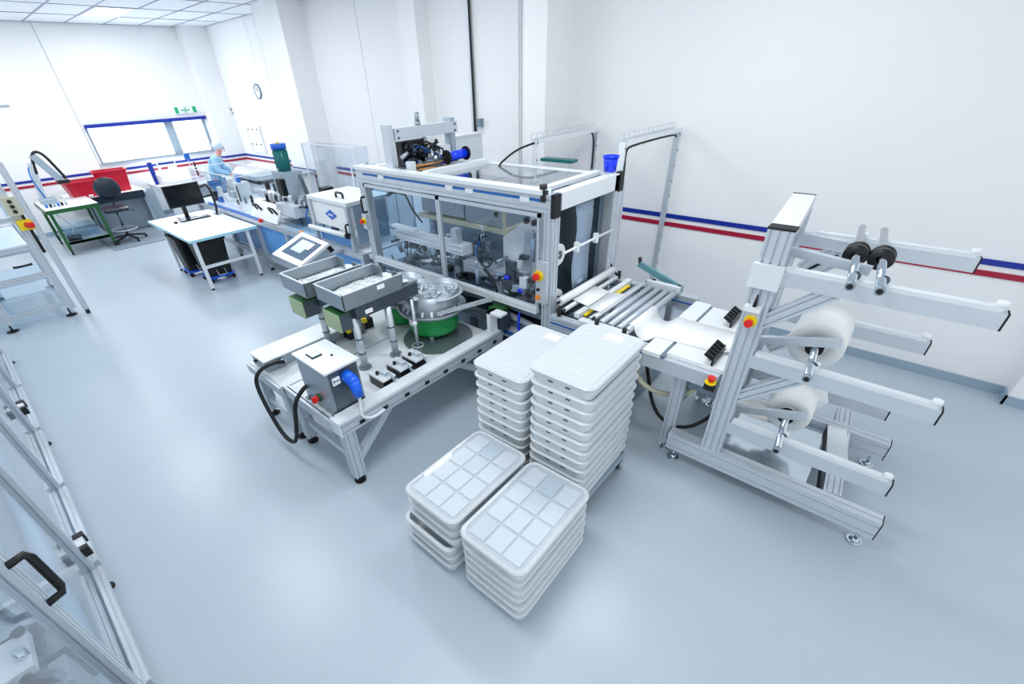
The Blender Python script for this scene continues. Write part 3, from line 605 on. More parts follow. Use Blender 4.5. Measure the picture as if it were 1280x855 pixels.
for k in range(6):
    MB().cyl((-3.9, 3.14+0.07*k, 1.86), (-3.84, 3.14+0.07*k, 1.90+0.02*(k % 2)), 0.026, 12).build('head_motor', ['panel_dark', 'alu_dark'][k % 2], pm)
MB().box(-4.25, -4.08, 2.9, 3.3, 1.84, 1.88).cyl((-4.40, 2.9, 1.86), (-4.40, 2.9, 1.91), 0.02, 12).build('head_bracket', 'alu', pm)
MB().bar((-3.84, 3.2, 1.88), (-3.60, 3.30, 1.90), 0.02, 0.02).build('spool_strut', 'steel_dark', pm)
MB().box(-3.82, -3.74, 3.0, 3.06, 1.83, 1.95).build('rail_block', 'alu_white', pm)
MB().cyl((-3.78, 3.05, 1.90), (-3.70, 3.60, 1.90), 0.015, 10).cyl((-3.72, 3.05, 1.87), (-3.64, 3.60, 1.87), 0.012, 10).build('guide_rod', 'copper', pm)
sp = thing('ribbon_spool', 'bright blue ribbon spool with black flanges on the machine top', 'spool', (-3.6, 3.4, 1.93))
MB().cyl((-3.62, 3.39, 1.955), (-3.60, 3.62, 1.965), 0.045, 20).build('ribbon', 'blue_plastic', sp)
MB().cyl((-3.62, 3.37, 1.955), (-3.62, 3.385, 1.955), 0.066, 24).cyl((-3.60, 3.625, 1.965), (-3.60, 3.64, 1.965), 0.066, 24).build('flange', 'black', sp)
MB().cyl((-3.64, 3.10, 1.945), (-3.62, 3.37, 1.955), 0.010, 10).build('spindle', 'steel_dark', sp)
MB().sheet([[(-3.64, 3.40, 1.925), (-3.60, 3.58, 1.94)], [(-3.70, 3.32, 1.885), (-3.66, 3.46, 1.89)]], 0.004).build('ribbon_tail', 'blue_plastic', sp)
MB().box(-4.6, -4.48, 4.35, 4.85, 0.0, 2.0).box(-4.62, -4.46, 4.33, 4.87, 2.0, 2.02).build('switch_cabinet', 'alu_white', None, (-4.54, 4.6, 0.0), 'pale grey upright cabinet against the wall behind the machine portal', 'cabinet')
bk = thing('blue_bucket', 'small bright blue bucket on the rear corner of the packaging machine', 'bucket', (-2.03, 3.86, ZT+0.02))
MB().lathe([(0.001, 0), (0.052, 0), (0.066, 0.125), (0.060, 0.125), (0.048, 0.008), (0.001, 0.008)], (-2.03, 3.84, ZT+0.02), 24).build('tub', 'blue_plastic', bk)
MB().lathe([(0.066, 0.112), (0.072, 0.112), (0.072, 0.126), (0.066, 0.126)], (-2.03, 3.84, ZT+0.02), 24).build('rim', 'blue_plastic', bk)
# side supply column with hose coil and plug
sc = thing('supply_column', 'white utility column with coiled white hose behind the machine end', 'column', (-2.05, 4.02, 0))
MB().alu((-2.09, 4.02, 0.02), (-2.09, 4.02, 1.78), 0.20, 0.16, (0, 1, 0), 0.1).build('column_body', 'alu', sc)
m = MB()
for k in range(4):
    m.tube([(-2.06+(0.085-0.008*k)*math.cos(2*math.pi*j/20), 3.93-0.008*k, 1.56+(0.115-0.008*k)*math.sin(2*math.pi*j/20)) for j in range(21)], 0.007, 6)
m.build('hose_coil', 'white_plastic', sc)
MB().box(-2.06, -1.99, 3.91, 3.94, 1.26, 1.38).build('socket', 'paint_white', sc)
MB().cyl((-2.02, 3.91, 1.30), (-2.02, 3.87, 1.30), 0.026, 14).build('plug', 'black', sc)
MB().tube([(-2.02, 3.88, 1.28), (-2.0, 3.90, 1.1), (-1.93, 4.0, 0.9), (-1.85, 4.12, 0.75)], 0.011, 8, 2).build('cord', 'rubber', sc)
# cable ladders between machine and wall
def ladder(lab, x, y0, y1, z, legs, cable):
    t = thing('cable_ladder', lab, 'cable tray', (x, y1, 0))
    f = MB().bar((x-0.05, y0, z), (x-0.05, y1, z), 0.006, 0.04).bar((x+0.05, y0, z), (x+0.05, y1, z), 0.006, 0.04)
    f.build('side_wire', 'alu_white', t)
    n = 12
    for k in range(n+1):
        yy = y0+(y1-y0)*k/n; MB().bar((x-0.05, yy, z-0.018), (x+0.05, yy, z-0.018), 0.006, 0.006).bar((x-0.05, yy, z-0.018), (x-0.05, yy, z+0.06), 0.005, 0.005).build('rung', 'alu', t)
    MB().bar((x-0.05, y0, z+0.06), (x-0.05, y1, z+0.06), 0.005, 0.005).build('top_wire', 'alu', t)
    for yy, zb in legs:
        MB().box(x-0.03, x+0.03, yy-0.012, yy+0.012, zb, z).build('upright', 'alu_white' if yy < 5 else 'alu', t)
        m = MB(); k = zb+0.1
        while k < z: m.cyl((x+0.03, yy, k), (x+0.036, yy, k), 0.010, 8); k += 0.16
        m.build('rivet', 'alu_dark', t)
    MB().tube(cable, 0.010, 8, 2).build('cable', 'rubber', t)
ladder('wire cable ladder bridging from machine roof to the wall, the left one', -3.10, 4.17, 5.40, 2.04, ((4.17, 1.60), (5.40, 0.0)),
       [(-3.10, 5.38, 1.6), (-3.10, 5.38, 2.0), (-3.10, 5.2, 2.03), (-3.10, 4.3, 2.03), (-3.10, 4.1, 2.02), (-3.15, 3.9, 1.98), (-3.22, 3.75, 1.88), (-3.22, 3.72, 1.85)])
ladder('wire cable ladder bridging to the wall with a riveted grey upright, the right one', -2.10, 4.17, 5.42, 2.07, ((4.17, 0.0), (5.42, 0.0)),
       [(-2.08, 5.36, 2.0), (-2.08, 5.3, 2.03), (-2.08, 4.3, 2.03), (-2.08, 4.2, 2.0), (-2.06, 4.18, 1.8), (-2.06, 4.18, 1.0)])
MB().box(-3.12, -2.72, 4.30, 4.42, 1.83, 1.86).build('teal_lever', 'green_motor', None, (-2.9, 4.35, 1.84), 'green lever bar lying behind the machine roof', 'lever')
bpy.data.objects['teal_lever'].name = 'lever_bar'

# ------------------------------------------------------------------ feeder tables
ZT2 = 0.58
f1 = thing('feeder_table', 'low aluminium feeder table carrying the steel control box and green bowl feeder', 'table', (-2.85, 1.9, 0))
MB().box(-3.22, -2.50, 1.00, 2.72, 0.52, ZT2).build('table_top', 'alu_white', f1)
b = MB().alu((-2.45, 1.00, 0.575), (-2.45, 2.76, 0.575), 0.11, 0.11, (0, 0, 1), 0.055).build('side_rail', 'alu', f1)
MB().box(-2.51, -2.40, 1.0, 2.76, 0.63, 0.645).build('rail_cover', 'alu_white', b)
MB().box(-2.505, -2.395, 0.99, 1.0, 0.52, 0.645).build('end_cap', 'alu_white', b)
for k in range(8): MB().box(-2.396, -2.385, 1.15+k*0.21, 1.19+k*0.21, 0.55, 0.575).build('cable_clip', 'black', b)
MB().alu((-3.22, 1.02, 0.55), (-2.51, 1.02, 0.55), 0.05, 0.08, (0, 0, 1)).build('front_rail', 'alu', f1)
for x, y in ((-2.45, 1.06), (-3.17, 1.06), (-2.45, 2.66), (-3.17, 2.66)):
    MB().alu((x, y, 0.07), (x, y, 0.52), 0.09, 0.09, (0, 1, 0)).build('leg', 'alu', f1); foot(f1, x, y, 0.08, 0.045, 'rubber')
MB().bar((-3.13, 1.06, 0.25), (-2.5, 1.06, 0.25), 0.04, 0.06).build('stretcher', 'alu', f1)
MB().bar((-2.45, 1.10, 0.22), (-2.45, 1.45, 0.52), 0.045, 0.06).build('brace', 'alu', f1)
MB().bar((-2.45, 2.62, 0.22), (-2.45, 2.2, 0.52), 0.045, 0.06).build('brace', 'alu', f1)
MB().cyl((-2.86, 2.36, ZT2), (-2.86, 2.36, ZT2+0.006), 0.33, 36).build('base_disc', 'steel', f1)
f2 = thing('feeder_table', 'low aluminium side table carrying the flat grey terminal box', 'table', (-3.55, 1.9, 0))
MB().box(-3.86, -3.24, 0.99, 2.72, 0.54, ZT2).build('table_top', 'alu_white', f2)
MB().alu((-3.86, 0.98, 0.55), (-3.24, 0.98, 0.55), 0.04, 0.08, (0, 0, 1)).build('front_rail', 'alu', f2)
for x, y in ((-3.30, 1.03), (-3.82, 1.03), (-3.30, 2.66), (-3.82, 2.66)):
    MB().alu((x, y, 0.07), (x, y, 0.54), 0.08, 0.08, (0, 1, 0)).build('leg', 'alu', f2); foot(f2, x, y, 0.08, 0.042, 'rubber')
MB().bar((-3.78, 1.03, 0.2), (-3.34, 1.03, 0.2), 0.04, 0.05).build('stretcher', 'alu', f2)
# control box
cb = thing('control_box', 'brushed steel control box with blue plug on the low feeder table', 'control box', (-2.74, 1.19, ZT2))
MB().box(-2.95, -2.53, 1.06, 1.31, ZT2, 0.97).build('enclosure', 'steel', cb)
MB().box(-2.965, -2.515, 1.045, 1.325, 0.97, 0.985).build('lid', 'alu_white', cb)
MB().box(-2.53, -2.522, 1.075, 1.295, ZT2+0.02, 0.955).build('side_door', 'steel_dark', cb)
p_ = MB().box(-2.86, -2.76, 1.10, 1.18, 0.985, 0.993).build('display_bezel', 'black', cb)
MB().box(-2.85, -2.77, 1.108, 1.172, 0.993, 0.999).build('display', 'screen', p_)
MB().cyl((-2.70, 1.22, 0.985), (-2.70, 1.22, 0.992), 0.010, 10).build('screw', 'black', cb)
o = MB().cyl((-2.74, 1.06, 0.68), (-2.74, 1.045, 0.68), 0.034, 16).build('isolator_base', 'green_dark', cb)
MB().cyl((-2.74, 1.045, 0.68), (-2.74, 1.02, 0.68), 0.024, 14).box(-2.75, -2.73, 1.0, 1.025, 0.655, 0.705).build('isolator_knob', 'red', o)
MB().cyl((-2.60, 1.06, 0.72), (-2.60, 1.054, 0.72), 0.012, 10).build('key_lock', 'chrome', cb)
MB().box(-2.522, -2.519, 1.09, 1.15, 0.86, 0.92).build('warning_label', 'paper', cb)
MB().box(-2.519, -2.5185, 1.095, 1.145, 0.885, 0.895).box(-2.519, -2.5185, 1.10, 1.105, 0.87, 0.91).build('label_print', 'ink', cb)
o = MB().cyl((-2.522, 1.20, 0.90), (-2.44, 1.20, 0.885), 0.045, 18).ball((-2.44, 1.20, 0.882), (0.046, 0.046, 0.046), 14, 8).build('plug', 'plug_blue', cb)
MB().cyl((-2.435, 1.20, 0.885), (-2.41, 1.205, 0.765), 0.042, 16, 0.034).build('plug_grip', 'plug_blue', o)
MB().tube([(-2.41, 1.205, 0.77), (-2.40, 1.19, 0.68), (-2.385, 1.17, 0.60), (-2.375, 1.25, 0.55), (-2.38, 1.36, 0.56)], 0.012, 8, 2).build('cord', 'alu_white', cb)
for x in (-2.93, -2.55): MB().box(x-0.02, x+0.02, 1.035, 1.06, ZT2, ZT2+0.02).build('mounting_tab', 'steel_dark', cb)
MB().tube([(-2.58, 1.05, ZT2+0.02), (-2.5, 1.02, 0.655)], 0.007, 6).build('latch_rod', 'steel_dark', cb)
# flat terminal box at left
fb = thing('terminal_box', 'flat grey steel terminal box at the left edge of the feeder tables', 'box', (-3.7, 1.5, ZT2))
MB().box(-3.82, -3.56, 1.02, 1.78, ZT2, 0.68).build('housing', 'steel', fb)
MB().box(-3.83, -3.55, 1.01, 1.79, 0.68, 0.69).build('lid', 'alu_white', fb)
MB().cyl((-3.56, 1.16, 0.64), (-3.52, 1.16, 0.64), 0.022, 12).build('cable_gland', 'chrome', fb)
MB().cyl((-3.75, 1.02, 0.63), (-3.75, 1.0, 0.63), 0.014, 10).build('screw', 'black', fb)
MB().tube([(-3.51, 1.16, 0.64), (-3.50, 1.08, 0.68), (-3.56, 0.96, 0.64), (-3.58, 0.90, 0.54), (-3.46, 0.88, 0.34), (-3.22, 0.86, 0.15), (-3.04, 0.88, 0.16), (-2.97, 0.91, 0.40), (-2.94, 0.94, 0.60), (-2.93, 1.02, 0.68), (-2.925, 1.06, 0.70)], 0.0165, 10, 2).build('power_cable', 'rubber', None, (-3.2, 0.9, 0.3), 'thick black cable looping from terminal box down to the control box', 'cable')
for k, (x, y) in enumerate(((-3.56, 1.84), (-3.62, 2.06))):
    t = thing('valve_unit', ['small black valve unit with a chrome gauge ring and yellow tag nearest the terminal box', 'small black valve unit with chrome ring under the green fronted rear hopper'][k], 'valve', (x, y, ZT2))
    MB().box(x-0.08, x+0.08, y-0.05, y+0.05, ZT2, ZT2+0.10).build('valve_body', 'black', t)
    MB().box(x-0.085, x+0.03, y-0.055, y+0.055, ZT2+0.10, ZT2+0.115).build('cover', 'alu_white', t)
    MB().tube([(x+0.05*math.cos(j*math.pi/8), y+0.05*math.sin(j*math.pi/8), ZT2+0.14+0.02*math.sin(j*math.pi/8)) for j in range(17)], 0.009, 6).build('gauge_ring', 'chrome', t)
    MB().box(x+0.05, x+0.09, y-0.06, y-0.02, ZT2+0.08, ZT2+0.12).build('tag', 'yellow', t)
for k, (x, y, d) in enumerate(((-2.63, 1.55, 'first black regulator block behind the control box'), (-2.64, 1.73, 'middle black regulator block on the feeder table rail'), (-2.65, 1.90, 'black regulator block nearest the green bowl feeder'))):
    t = thing('regulator_block', d, 'regulator', (x, y, ZT2))
    MB().box(x-0.10, x+0.09, y-0.06, y+0.055, ZT2, ZT2+0.085).build('block_body', 'black', t)
    MB().box(x-0.105, x+0.095, y-0.065, y+0.06, ZT2+0.085, ZT2+0.10).build('cover', 'alu_white', t)
    MB().cyl((x-0.02, y-0.03, ZT2+0.10), (x-0.02, y-0.03, ZT2+0.125), 0.014, 12).build('dial', 'black', t)
    MB().tube([(x+0.04, y, ZT2+0.10), (x+0.10, y+0.01, ZT2+0.15), (x+0.14, y+0.02, ZT2+0.06), (x+0.12, y+0.03, ZT2+0.03)], 0.008, 6, 2).build('hose', 'paint_grey', t)
    MB().box(x-0.02, x+0.05, y-0.01, y+0.04, ZT2+0.10, ZT2+0.125).build('connector', 'parts_grey', t)
# hoppers
def hopper(lab, x0, x1, y0, y1, zt, cols_, lab2):
    xc = (x0+x1)/2
    t = thing('vibratory_hopper', lab, 'hopper', (xc, (y0+y1)/2, ZT2))
    zb = zt-0.12
    tr = MB().box(x0, x1, y0, y0+0.006, zb, zt).box(x0, x0+0.006, y0, y1, zb, zt).box(x1-0.006, x1, y0, y1, zb, zt).box(x0, x0+0.12, y1-0.006, y1, zb, zt).box(x1-0.12, x1, y1-0.006, y1, zb, zt).box(x0, x1, y0, y1, zb-0.005, zb).build('tray', 'steel', t)
    MB().box(x0-0.006, x1+0.006, y0-0.006, y0+0.008, zt, zt+0.006).box(x0-0.006, x0+0.008, y0, y1, zt, zt+0.006).box(x1-0.008, x1+0.006, y0, y1, zt, zt+0.006).build('rim', 'alu', tr)
    MB().box(x1+0.001, x1+0.003, (y0+y1)/2+0.03, (y0+y1)/2+0.10, zt-0.055, zt-0.02).build('label_plate', 'paper', tr)
    MB().bar((xc+0.10, y1-0.01, zt), (xc+0.10, y1-0.01, zb+0.02), 0.05, 0.006, (0, 1, 0)).build('gate', 'steel_dark', tr)
    a0, a1 = x0+0.08, x1-0.02
    MB().box(a0, a1, y0+0.10, y1+0.16, zb-0.12, zb-0.006).build('trough', 'steel_dark', t)
    MB().box(a0-0.01, a1+0.01, y1, y1+0.16, zb-0.005, zb+0.015).build('spout', 'steel', t)
    d = MB().box(a0+0.02, a1-0.06, y0-0.02, y0+0.12, zb-0.20, zb-0.06).build('vibrator_drive', 'steel_dark', t)
    MB().box(a0+0.015, a1-0.055, y0-0.028, y0-0.02, zb-0.205, zb-0.055).build('drive_cover', 'green_pale', d)
    MB().box(a0+0.02, a1-0.06, y0-0.02, y0+0.11, zb-0.06, zb-0.052).build('drive_top', 'green_dark', d)
    MB().box(a1+0.001, a1+0.003, y0+0.18, y0+0.25, zb-0.10, zb-0.065).build('label_plate', 'paper', t)
    for cx, cy in cols_:
        MB().cyl((cx, cy, ZT2+0.01), (cx, cy, zb-0.12), 0.03, 18).build('column', 'alu', t)
        MB().cyl((cx, cy, ZT2), (cx, cy, ZT2+0.014), 0.055, 18).build('base_flange', 'alu_dark', t)
        for z in (0.72, 0.86): MB().cyl((cx, cy, z), (cx, cy, z+0.012), 0.033, 18).build('clamp_ring', 'steel_dark', t)
    h = MB(); h.sheet([[(x0+0.02+(x1-x0-0.04)*i/8, y0+0.02+(y1+0.1-y0-0.04)*j/10, zb+0.012+0.018*rnd.random()) for i in range(9)] for j in range(11)], 0.004, False)
    for k in range(70):
        x, y = rnd.uniform(x0+0.04, x1-0.05), rnd.uniform(y0+0.05, y1-0.04); h.box(x-0.011, x+0.011, y-0.008, y+0.008, zb+0.012, zb+0.03+0.012*rnd.random())
    h.build('parts_heap', 'pad_white', None, (xc, y0+0.2, zb), lab2, 'parts', kind='stuff')
hopper('grey steel hopper tray nearest the control box, green fronted drive', -3.27, -2.87, 1.49, 2.06, 1.30, ((-2.96, 1.60), (-2.92, 1.90)), 'loose white plastic parts lying in the front hopper tray')
hopper('grey steel hopper tray at the back left of the feeder tables', -3.76, -3.36, 1.45, 2.0, 1.29, ((-3.56, 1.62), (-3.55, 1.95)), 'loose white plastic parts lying in the rear left hopper tray')
# bowl feeders
def bowl(lab, cx, cy, r, zb, big):
    t = thing('bowl_feeder', lab, 'feeder', (cx, cy, ZT2))
    MB().lathe([(0.001, zb), (r*0.76, zb), (r*0.82, zb+0.03), (r*0.84, zb+0.19), (r*0.8, zb+0.215), (0.001, zb+0.215)], (cx, cy, 0), 36).build('drum', 'green', t)
    for k in range(3):
        a = 2*math.pi*k/3-0.9; MB().cyl((cx+r*0.6*math.cos(a), cy+r*0.6*math.sin(a), ZT2+0.005), (cx+r*0.6*math.cos(a), cy+r*0.6*math.sin(a), zb+0.01), 0.02, 12).build('rubber_foot', 'alu', t)
    z0 = zb+0.21; h = 0.19
    bw = MB().lathe([(0.001, z0+0.02), (r*0.88, z0+0.02)], (cx, cy, 0), 40).lathe([(r*0.89, z0+0.02), (r*0.93, z0+h)], (cx, cy, 0), 40).lathe([(r*0.93, z0+h), (r*0.91, z0+h)], (cx, cy, 0), 40).lathe([(r*0.91, z0+h), (r*0.86, z0+0.05), (0.001, z0+0.06)], (cx, cy, 0), 40).build('bowl', 'steel', t)
    MB().lathe([(r*0.90, z0+0.012), (r*1.10, z0), (r*1.13, z0+0.03), (r*1.10, z0+0.03), (r*1.08, z0+0.014), (r*0.90, z0+0.024)], (cx, cy, 0), 40).build('outer_track', 'steel', bw)
    if big:
        tr = []
        for k in range(41):
            a = math.radians(250-k*7.0); zz = z0+0.10+0.07*k/40
            tr.append([(cx+r*0.885*math.cos(a), cy+r*0.885*math.sin(a), zz), (cx+r*1.08*math.cos(a), cy+r*1.08*math.sin(a), zz+0.012)])
        MB().sheet(tr, 0.006).build('spiral_track', 'alu', bw)
        MB().bar((cx-r*0.8, cy-0.1, z0+h-0.01), (cx+0.12, cy-r*0.95, z0+h+0.012), 0.03, 0.016).build('wiper_bar', 'alu_white', bw)
        MB().cyl((cx+0.10, cy-r*1.06, ZT2+0.01), (cx+0.10, cy-r*1.06, z0+h+0.02), 0.014, 12).build('support_rod', 'alu', t)
        MB().tube([(cx+0.10+0.05*math.cos(j*math.pi/8), cy-r*1.06+0.05*math.sin(j*math.pi/8), ZT2+0.016) for j in range(17)], 0.007, 6).build('rod_base_ring', 'alu', t)
        MB().ball((cx+0.10, cy-r*1.06, z0-0.02), 0.026, 12, 8).build('rod_clamp', 'white_plastic', t)
        MB().box(cx-0.06, cx+0.02, cy-r*0.845-0.004, cy-r*0.82, zb+0.10, zb+0.18).build('label_plate', 'paper', t)
        for k in range(14):
            a = math.radians(-150+k*18); p = Vector((cx+r*0.97*math.cos(a), cy+r*0.97*math.sin(a), z0+0.02))
            MB().bar(p, p+Vector((-0.03*math.cos(a), -0.03*math.sin(a), 0.045)), 0.02, 0.012).build('track_clip', 'alu', bw)
        MB().bar((cx+0.20, cy-0.12, z0+0.03), (-2.56, 2.80, z0+0.05), 0.06, 0.015).bar((cx+0.235, cy-0.15, z0+0.05), (-2.525, 2.77, z0+0.07), 0.012, 0.04).build('outlet_chute', 'alu', t)
    return t, z0
t, z0 = bowl('large steel bowl feeder on a bright green drum near the machine', -2.97, 2.42, 0.285, 0.63, True)
h = MB()
for k in range(190):
    a = rnd.uniform(0, 6.283); q = 0.25*math.sqrt(rnd.random()); x, y = -2.97+q*math.cos(a), 2.42+q*math.sin(a); s1 = rnd.uniform(0.010, 0.019); z = z0+0.08+rnd.uniform(0, 0.07)
    h.bar((x, y, z), (x+s1*rnd.uniform(-1.5, 1.5), y+s1*rnd.uniform(-1.5, 1.5), z+s1*rnd.uniform(-1, 1.4)+0.001), s1, s1)
h.build('parts_heap', 'parts_grey', None, (-2.84, 2.36, z0+0.04), 'loose pale connector parts heaped inside the bowl feeder', 'parts', kind='stuff')
bowl('smaller bowl feeder on a green drum behind the front hopper', -3.42, 2.42, 0.24, 0.60, False)
MB().box(-2.46, -2.42, 2.62, 2.72, 0.645, 0.86).box(-2.46, -2.30, 2.62, 2.72, 0.84, 0.86).build('chute_stand', 'white_plastic', None, (-2.44, 2.67, 0.645), 'white angled stand plate beneath the bowl feeder outlet', 'stand')
t = thing('linear_feeder', 'dark linear feeder drive between bowl feeder and machine', 'feeder', (-2.45, 2.8, 0.645))
MB().box(-2.56, -2.36, 2.73, 2.84, 0.645, 0.80).build('drive_body', 'panel_dark', t)
MB().box(-2.54, -2.40, 2.73, 2.85, 0.80, 0.84).build('rail_mount', 'green_dark', t)

# ------------------------------------------------------------------ crates
CW, CD, CH = 0.225, 0.36, 0.08
def make_crate():
    t = thing('crate', 'x', 'crate', (0, 0, 0))
    MB().rings([(CW-0.022, CD-0.022, 0.052, 0.0), (CW-0.015, CD-0.015, 0.056, CH-0.012), (CW-0.022, CD-0.022, 0.052, CH-0.012), (CW-0.034, CD-0.034, 0.045, 0.006)], 5, True, True).build('tub', 'crate_plastic', t)
    MB().rings([(CW-0.016, CD-0.016, 0.056, CH-0.017), (CW-0.002, CD-0.002, 0.062, CH-0.017), (CW, CD, 0.064, CH-0.013), (CW, CD, 0.064, CH-0.004), (CW-0.006, CD-0.006, 0.060, CH), (CW-0.022, CD-0.022, 0.052, CH)], 5, False, False).build('rim', 'crate_plastic', t)
    for sx in (-0.075, 0.045):
        for sy in (-1, 1):
            MB().box(sx, sx+0.03, sy*(CD-0.016)-0.004, sy*(CD-0.016)+0.004, 0.040, 0.052).build('handle_slot', 'ink', t)
    return t
crate0 = make_crate(); used = [False]
def put_crate(x, y, z, rz, lab):
    c = crate0 if not used[0] else copy_tree(crate0)
    used[0] = True; c.location = (x, y, z); c.rotation_euler = (0, 0, rz); c['label'] = lab; return c
def lid_clear(top, cell=(1, 3)):
    t = MB().rings([(CW-0.004, CD-0.004, 0.062, CH), (CW+0.004, CD+0.004, 0.066, CH+0.002), (CW+0.004, CD+0.004, 0.066, CH+0.012), (CW-0.004, CD-0.004, 0.062, CH+0.018), (CW-0.016, CD-0.016, 0.055, CH+0.014), (CW-0.022, CD-0.022, 0.052, CH+0.012), (CW-0.022, CD-0.022, 0.052, CH+0.008)], 5, True, True).build('lid', 'crate_lid', top)
    for i in range(3):
        for j in range(4):
            hx, hy = 0.056, 0.072
            MB().rings([(hx, hy, 0.006, CH+0.006), (hx, hy, 0.006, CH+0.012), (hx-0.003, hy-0.003, 0.005, CH+0.0145)], 2, True, True, (-0.124+0.124*i, -0.24+0.16*j)).build('panel', 'parts_grey' if (i, j) == cell else ('pad_white' if (i+j*2) % 5 else 'crate_plastic'), t)
    MB().rings([(CW-0.021, CD-0.021, 0.052, CH+0.0165), (CW-0.021, CD-0.021, 0.052, CH+0.0185)], 4, True, True).build('cover_film', 'lid_clear', t)
def lid_white(top):
    t = MB().rings([(CW-0.004, CD-0.004, 0.062, CH), (CW+0.004, CD+0.004, 0.066, CH+0.002), (CW+0.004, CD+0.004, 0.066, CH+0.012), (CW-0.004, CD-0.004, 0.062, CH+0.018), (CW-0.016, CD-0.016, 0.055, CH+0.015), (CW-0.030, CD-0.030, 0.052, CH+0.015), (CW-0.034, CD-0.034, 0.050, CH+0.0185)], 5, True, True).build('lid', 'crate_lid', top)
    for j in range(4):
        for i in range(3):
            MB().box(-0.155+0.105*i, -0.065+0.105*i, -0.255+0.15*j, -0.245+0.15*j, CH+0.018, CH+0.022).build('rib', 'pad_white', t)
    MB().box(-0.02, 0.10, 0.225, 0.30, CH+0.0185, CH+0.0205).build('paper_label', 'paper', t)
def stack(cx, cy, z0_, n, rz, where, lid, jit=0.002, shift=None):
    for k in range(n):
        dx = dy = 0
        if shift and k < shift[0]: dx, dy = shift[1], shift[2]
        top = put_crate(cx+dx+rnd.uniform(-jit, jit), cy+dy+rnd.uniform(-jit, jit), z0_+CH*k, rz+rnd.uniform(-0.003, 0.003), '%s white crate from the top of the %s' % (ORDN[n-1-k], where) if k < n-1 else 'topmost white crate of the %s, with its %s lid' % (where, 'clear panelled' if lid is lid_clear else 'white ribbed'))
    ORG[top.name] = Vector((0, 0, 0)); lid(top)
stack(-1.015, 1.345, 0.0, 6, 0.02, 'low front right stack', lid_clear)
stack(-1.50, 1.345, 0.0, 6, 0.01, 'low front left stack', lid_clear, 0.002, (3, -0.025, -0.03))
stack(-1.15, 2.155, 0.16, 12, 0.03, 'tallest stack at right', lid_white)
stack(-1.64, 2.155, 0.16, 10, 0.02, 'tall stack at left', lid_white)
for cx, lab in ((-1.15, 'wheeled dolly under the tallest crate stack'), (-1.64, 'wheeled dolly under the left tall crate stack')):
    t = thing('dolly', lab, 'dolly', (cx, 2.155, 0))
    f = MB()
    for a in (-0.20, 0.20): f.box(cx+a-0.02, cx+a+0.02, 1.82, 2.49, 0.12, 0.16)
    for b_ in (1.84, 2.47): f.box(cx-0.2, cx+0.2, b_-0.02, b_+0.02, 0.12, 0.16)
    f.build('deck', 'paint_grey', t)
    for a in (-0.19, 0.19):
        for y in (1.86, 2.45):
            c_ = MB().box(cx+a-0.022, cx+a+0.022, y-0.02, y+0.02, 0.085, 0.12).box(cx+a-0.022, cx+a-0.017, y-0.02, y+0.03, 0.035, 0.1).box(cx+a+0.017, cx+a+0.022, y-0.02, y+0.03, 0.035, 0.1).build('caster', 'chrome', t)
            MB().cyl((cx+a-0.014, y+0.01, 0.04), (cx+a+0.014, y+0.01, 0.04), 0.04, 18).build('wheel', 'rubber', c_)

# ------------------------------------------------------------------ long guard fence at left
gf = thing('machine_guard', 'long clear sided aluminium machine guard along the left edge', 'guard', (-4.5, -0.56, 0))
px_ = [-1.0, -2.0, -3.05, -4.10, -5.15, -6.25, -7.40]
gy = lambda x: -0.50+0.012*(x+2.0)
for i, x in enumerate(px_):
    y = gy(x); wd = 0.09 if i == 1 else 0.05
    MB().alu((x, y-0.03, 0.10), (x, y-0.03, 2.0), wd, 0.05, (0, 1, 0)).build('post', 'alu', gf)
    if i % 2 == 0:
        MB().cyl((x+0.12, y-0.0, 0.0), (x+0.12, y-0.0, 0.015), 0.032, 14).cyl((x+0.12, y, 0.015), (x+0.12, y-0.0, 0.08), 0.012, 8).build('levelling_foot', 'rubber', gf)
for a, b in zip(px_[:-1], px_[1:]):
    ya, yb = gy(a), gy(b)
    MB().alu((a-0.03, ya, 0.10), (b+0.03, yb, 0.10), 0.045, 0.05, (0, 0, 1)).build('bottom_rail', 'alu', gf)
    MB().alu((a-0.03, ya-0.03, 2.0), (b+0.03, yb-0.03, 2.0), 0.045, 0.05, (0, 0, 1)).build('top_rail', 'alu', gf)
    MB().add([(a-0.03, ya-0.03, 0.12), (b+0.03, yb-0.03, 0.12), (b+0.03, yb-0.03, 1.97), (a-0.03, ya-0.03, 1.97), (a-0.03, ya-0.036, 0.12), (b+0.03, yb-0.036, 0.12), (b+0.03, yb-0.036, 1.97), (a-0.03, ya-0.036, 1.97)],
             [(0, 1, 2, 3), (7, 6, 5, 4), (0, 4, 5, 1), (1, 5, 6, 2), (2, 6, 7, 3), (3, 7, 4, 0)]).build('pane', 'acrylic', gf)
for a, b in zip(px_[:-1], px_[1:]): MB().box(b+0.005, a-0.005, -1.52, -1.50, 0.10, 2.0).build('light_block_panel', 'paint_grey', gf)  # added panels that block world light from the left and darken the guard
for x, z in ((-3.12, 0.22), (-5.22, 0.30)):
    y = gy(x); o = MB().box(x-0.10, x+0.06, y-0.02, y+0.025, z, z+0.05).build('door_lock', 'alu_white', gf)
    for q in (-0.11, 0.03): MB().box(x+q, x+q+0.04, y-0.02, y+0.035, z-0.01, z+0.06).build('lock_bracket', 'black', o)
    MB().box(x+0.02, x+0.14, y-0.10, y-0.05, z+0.06, z+0.11).build('door_lock', 'parts_grey', gf)
handle(gf, (-1.97, gy(-2)-0.01, 0.95), (-1.97, gy(-2)-0.01, 1.20), (-0.02, 0.06, 0), 0.016)
for x in (-3.05, -5.15):
    MB().bar((x, gy(x)-0.06, 0.18), (x, gy(x)-0.55, 0.18), 0.04, 0.04).build('cross_tie', 'alu_white', gf)
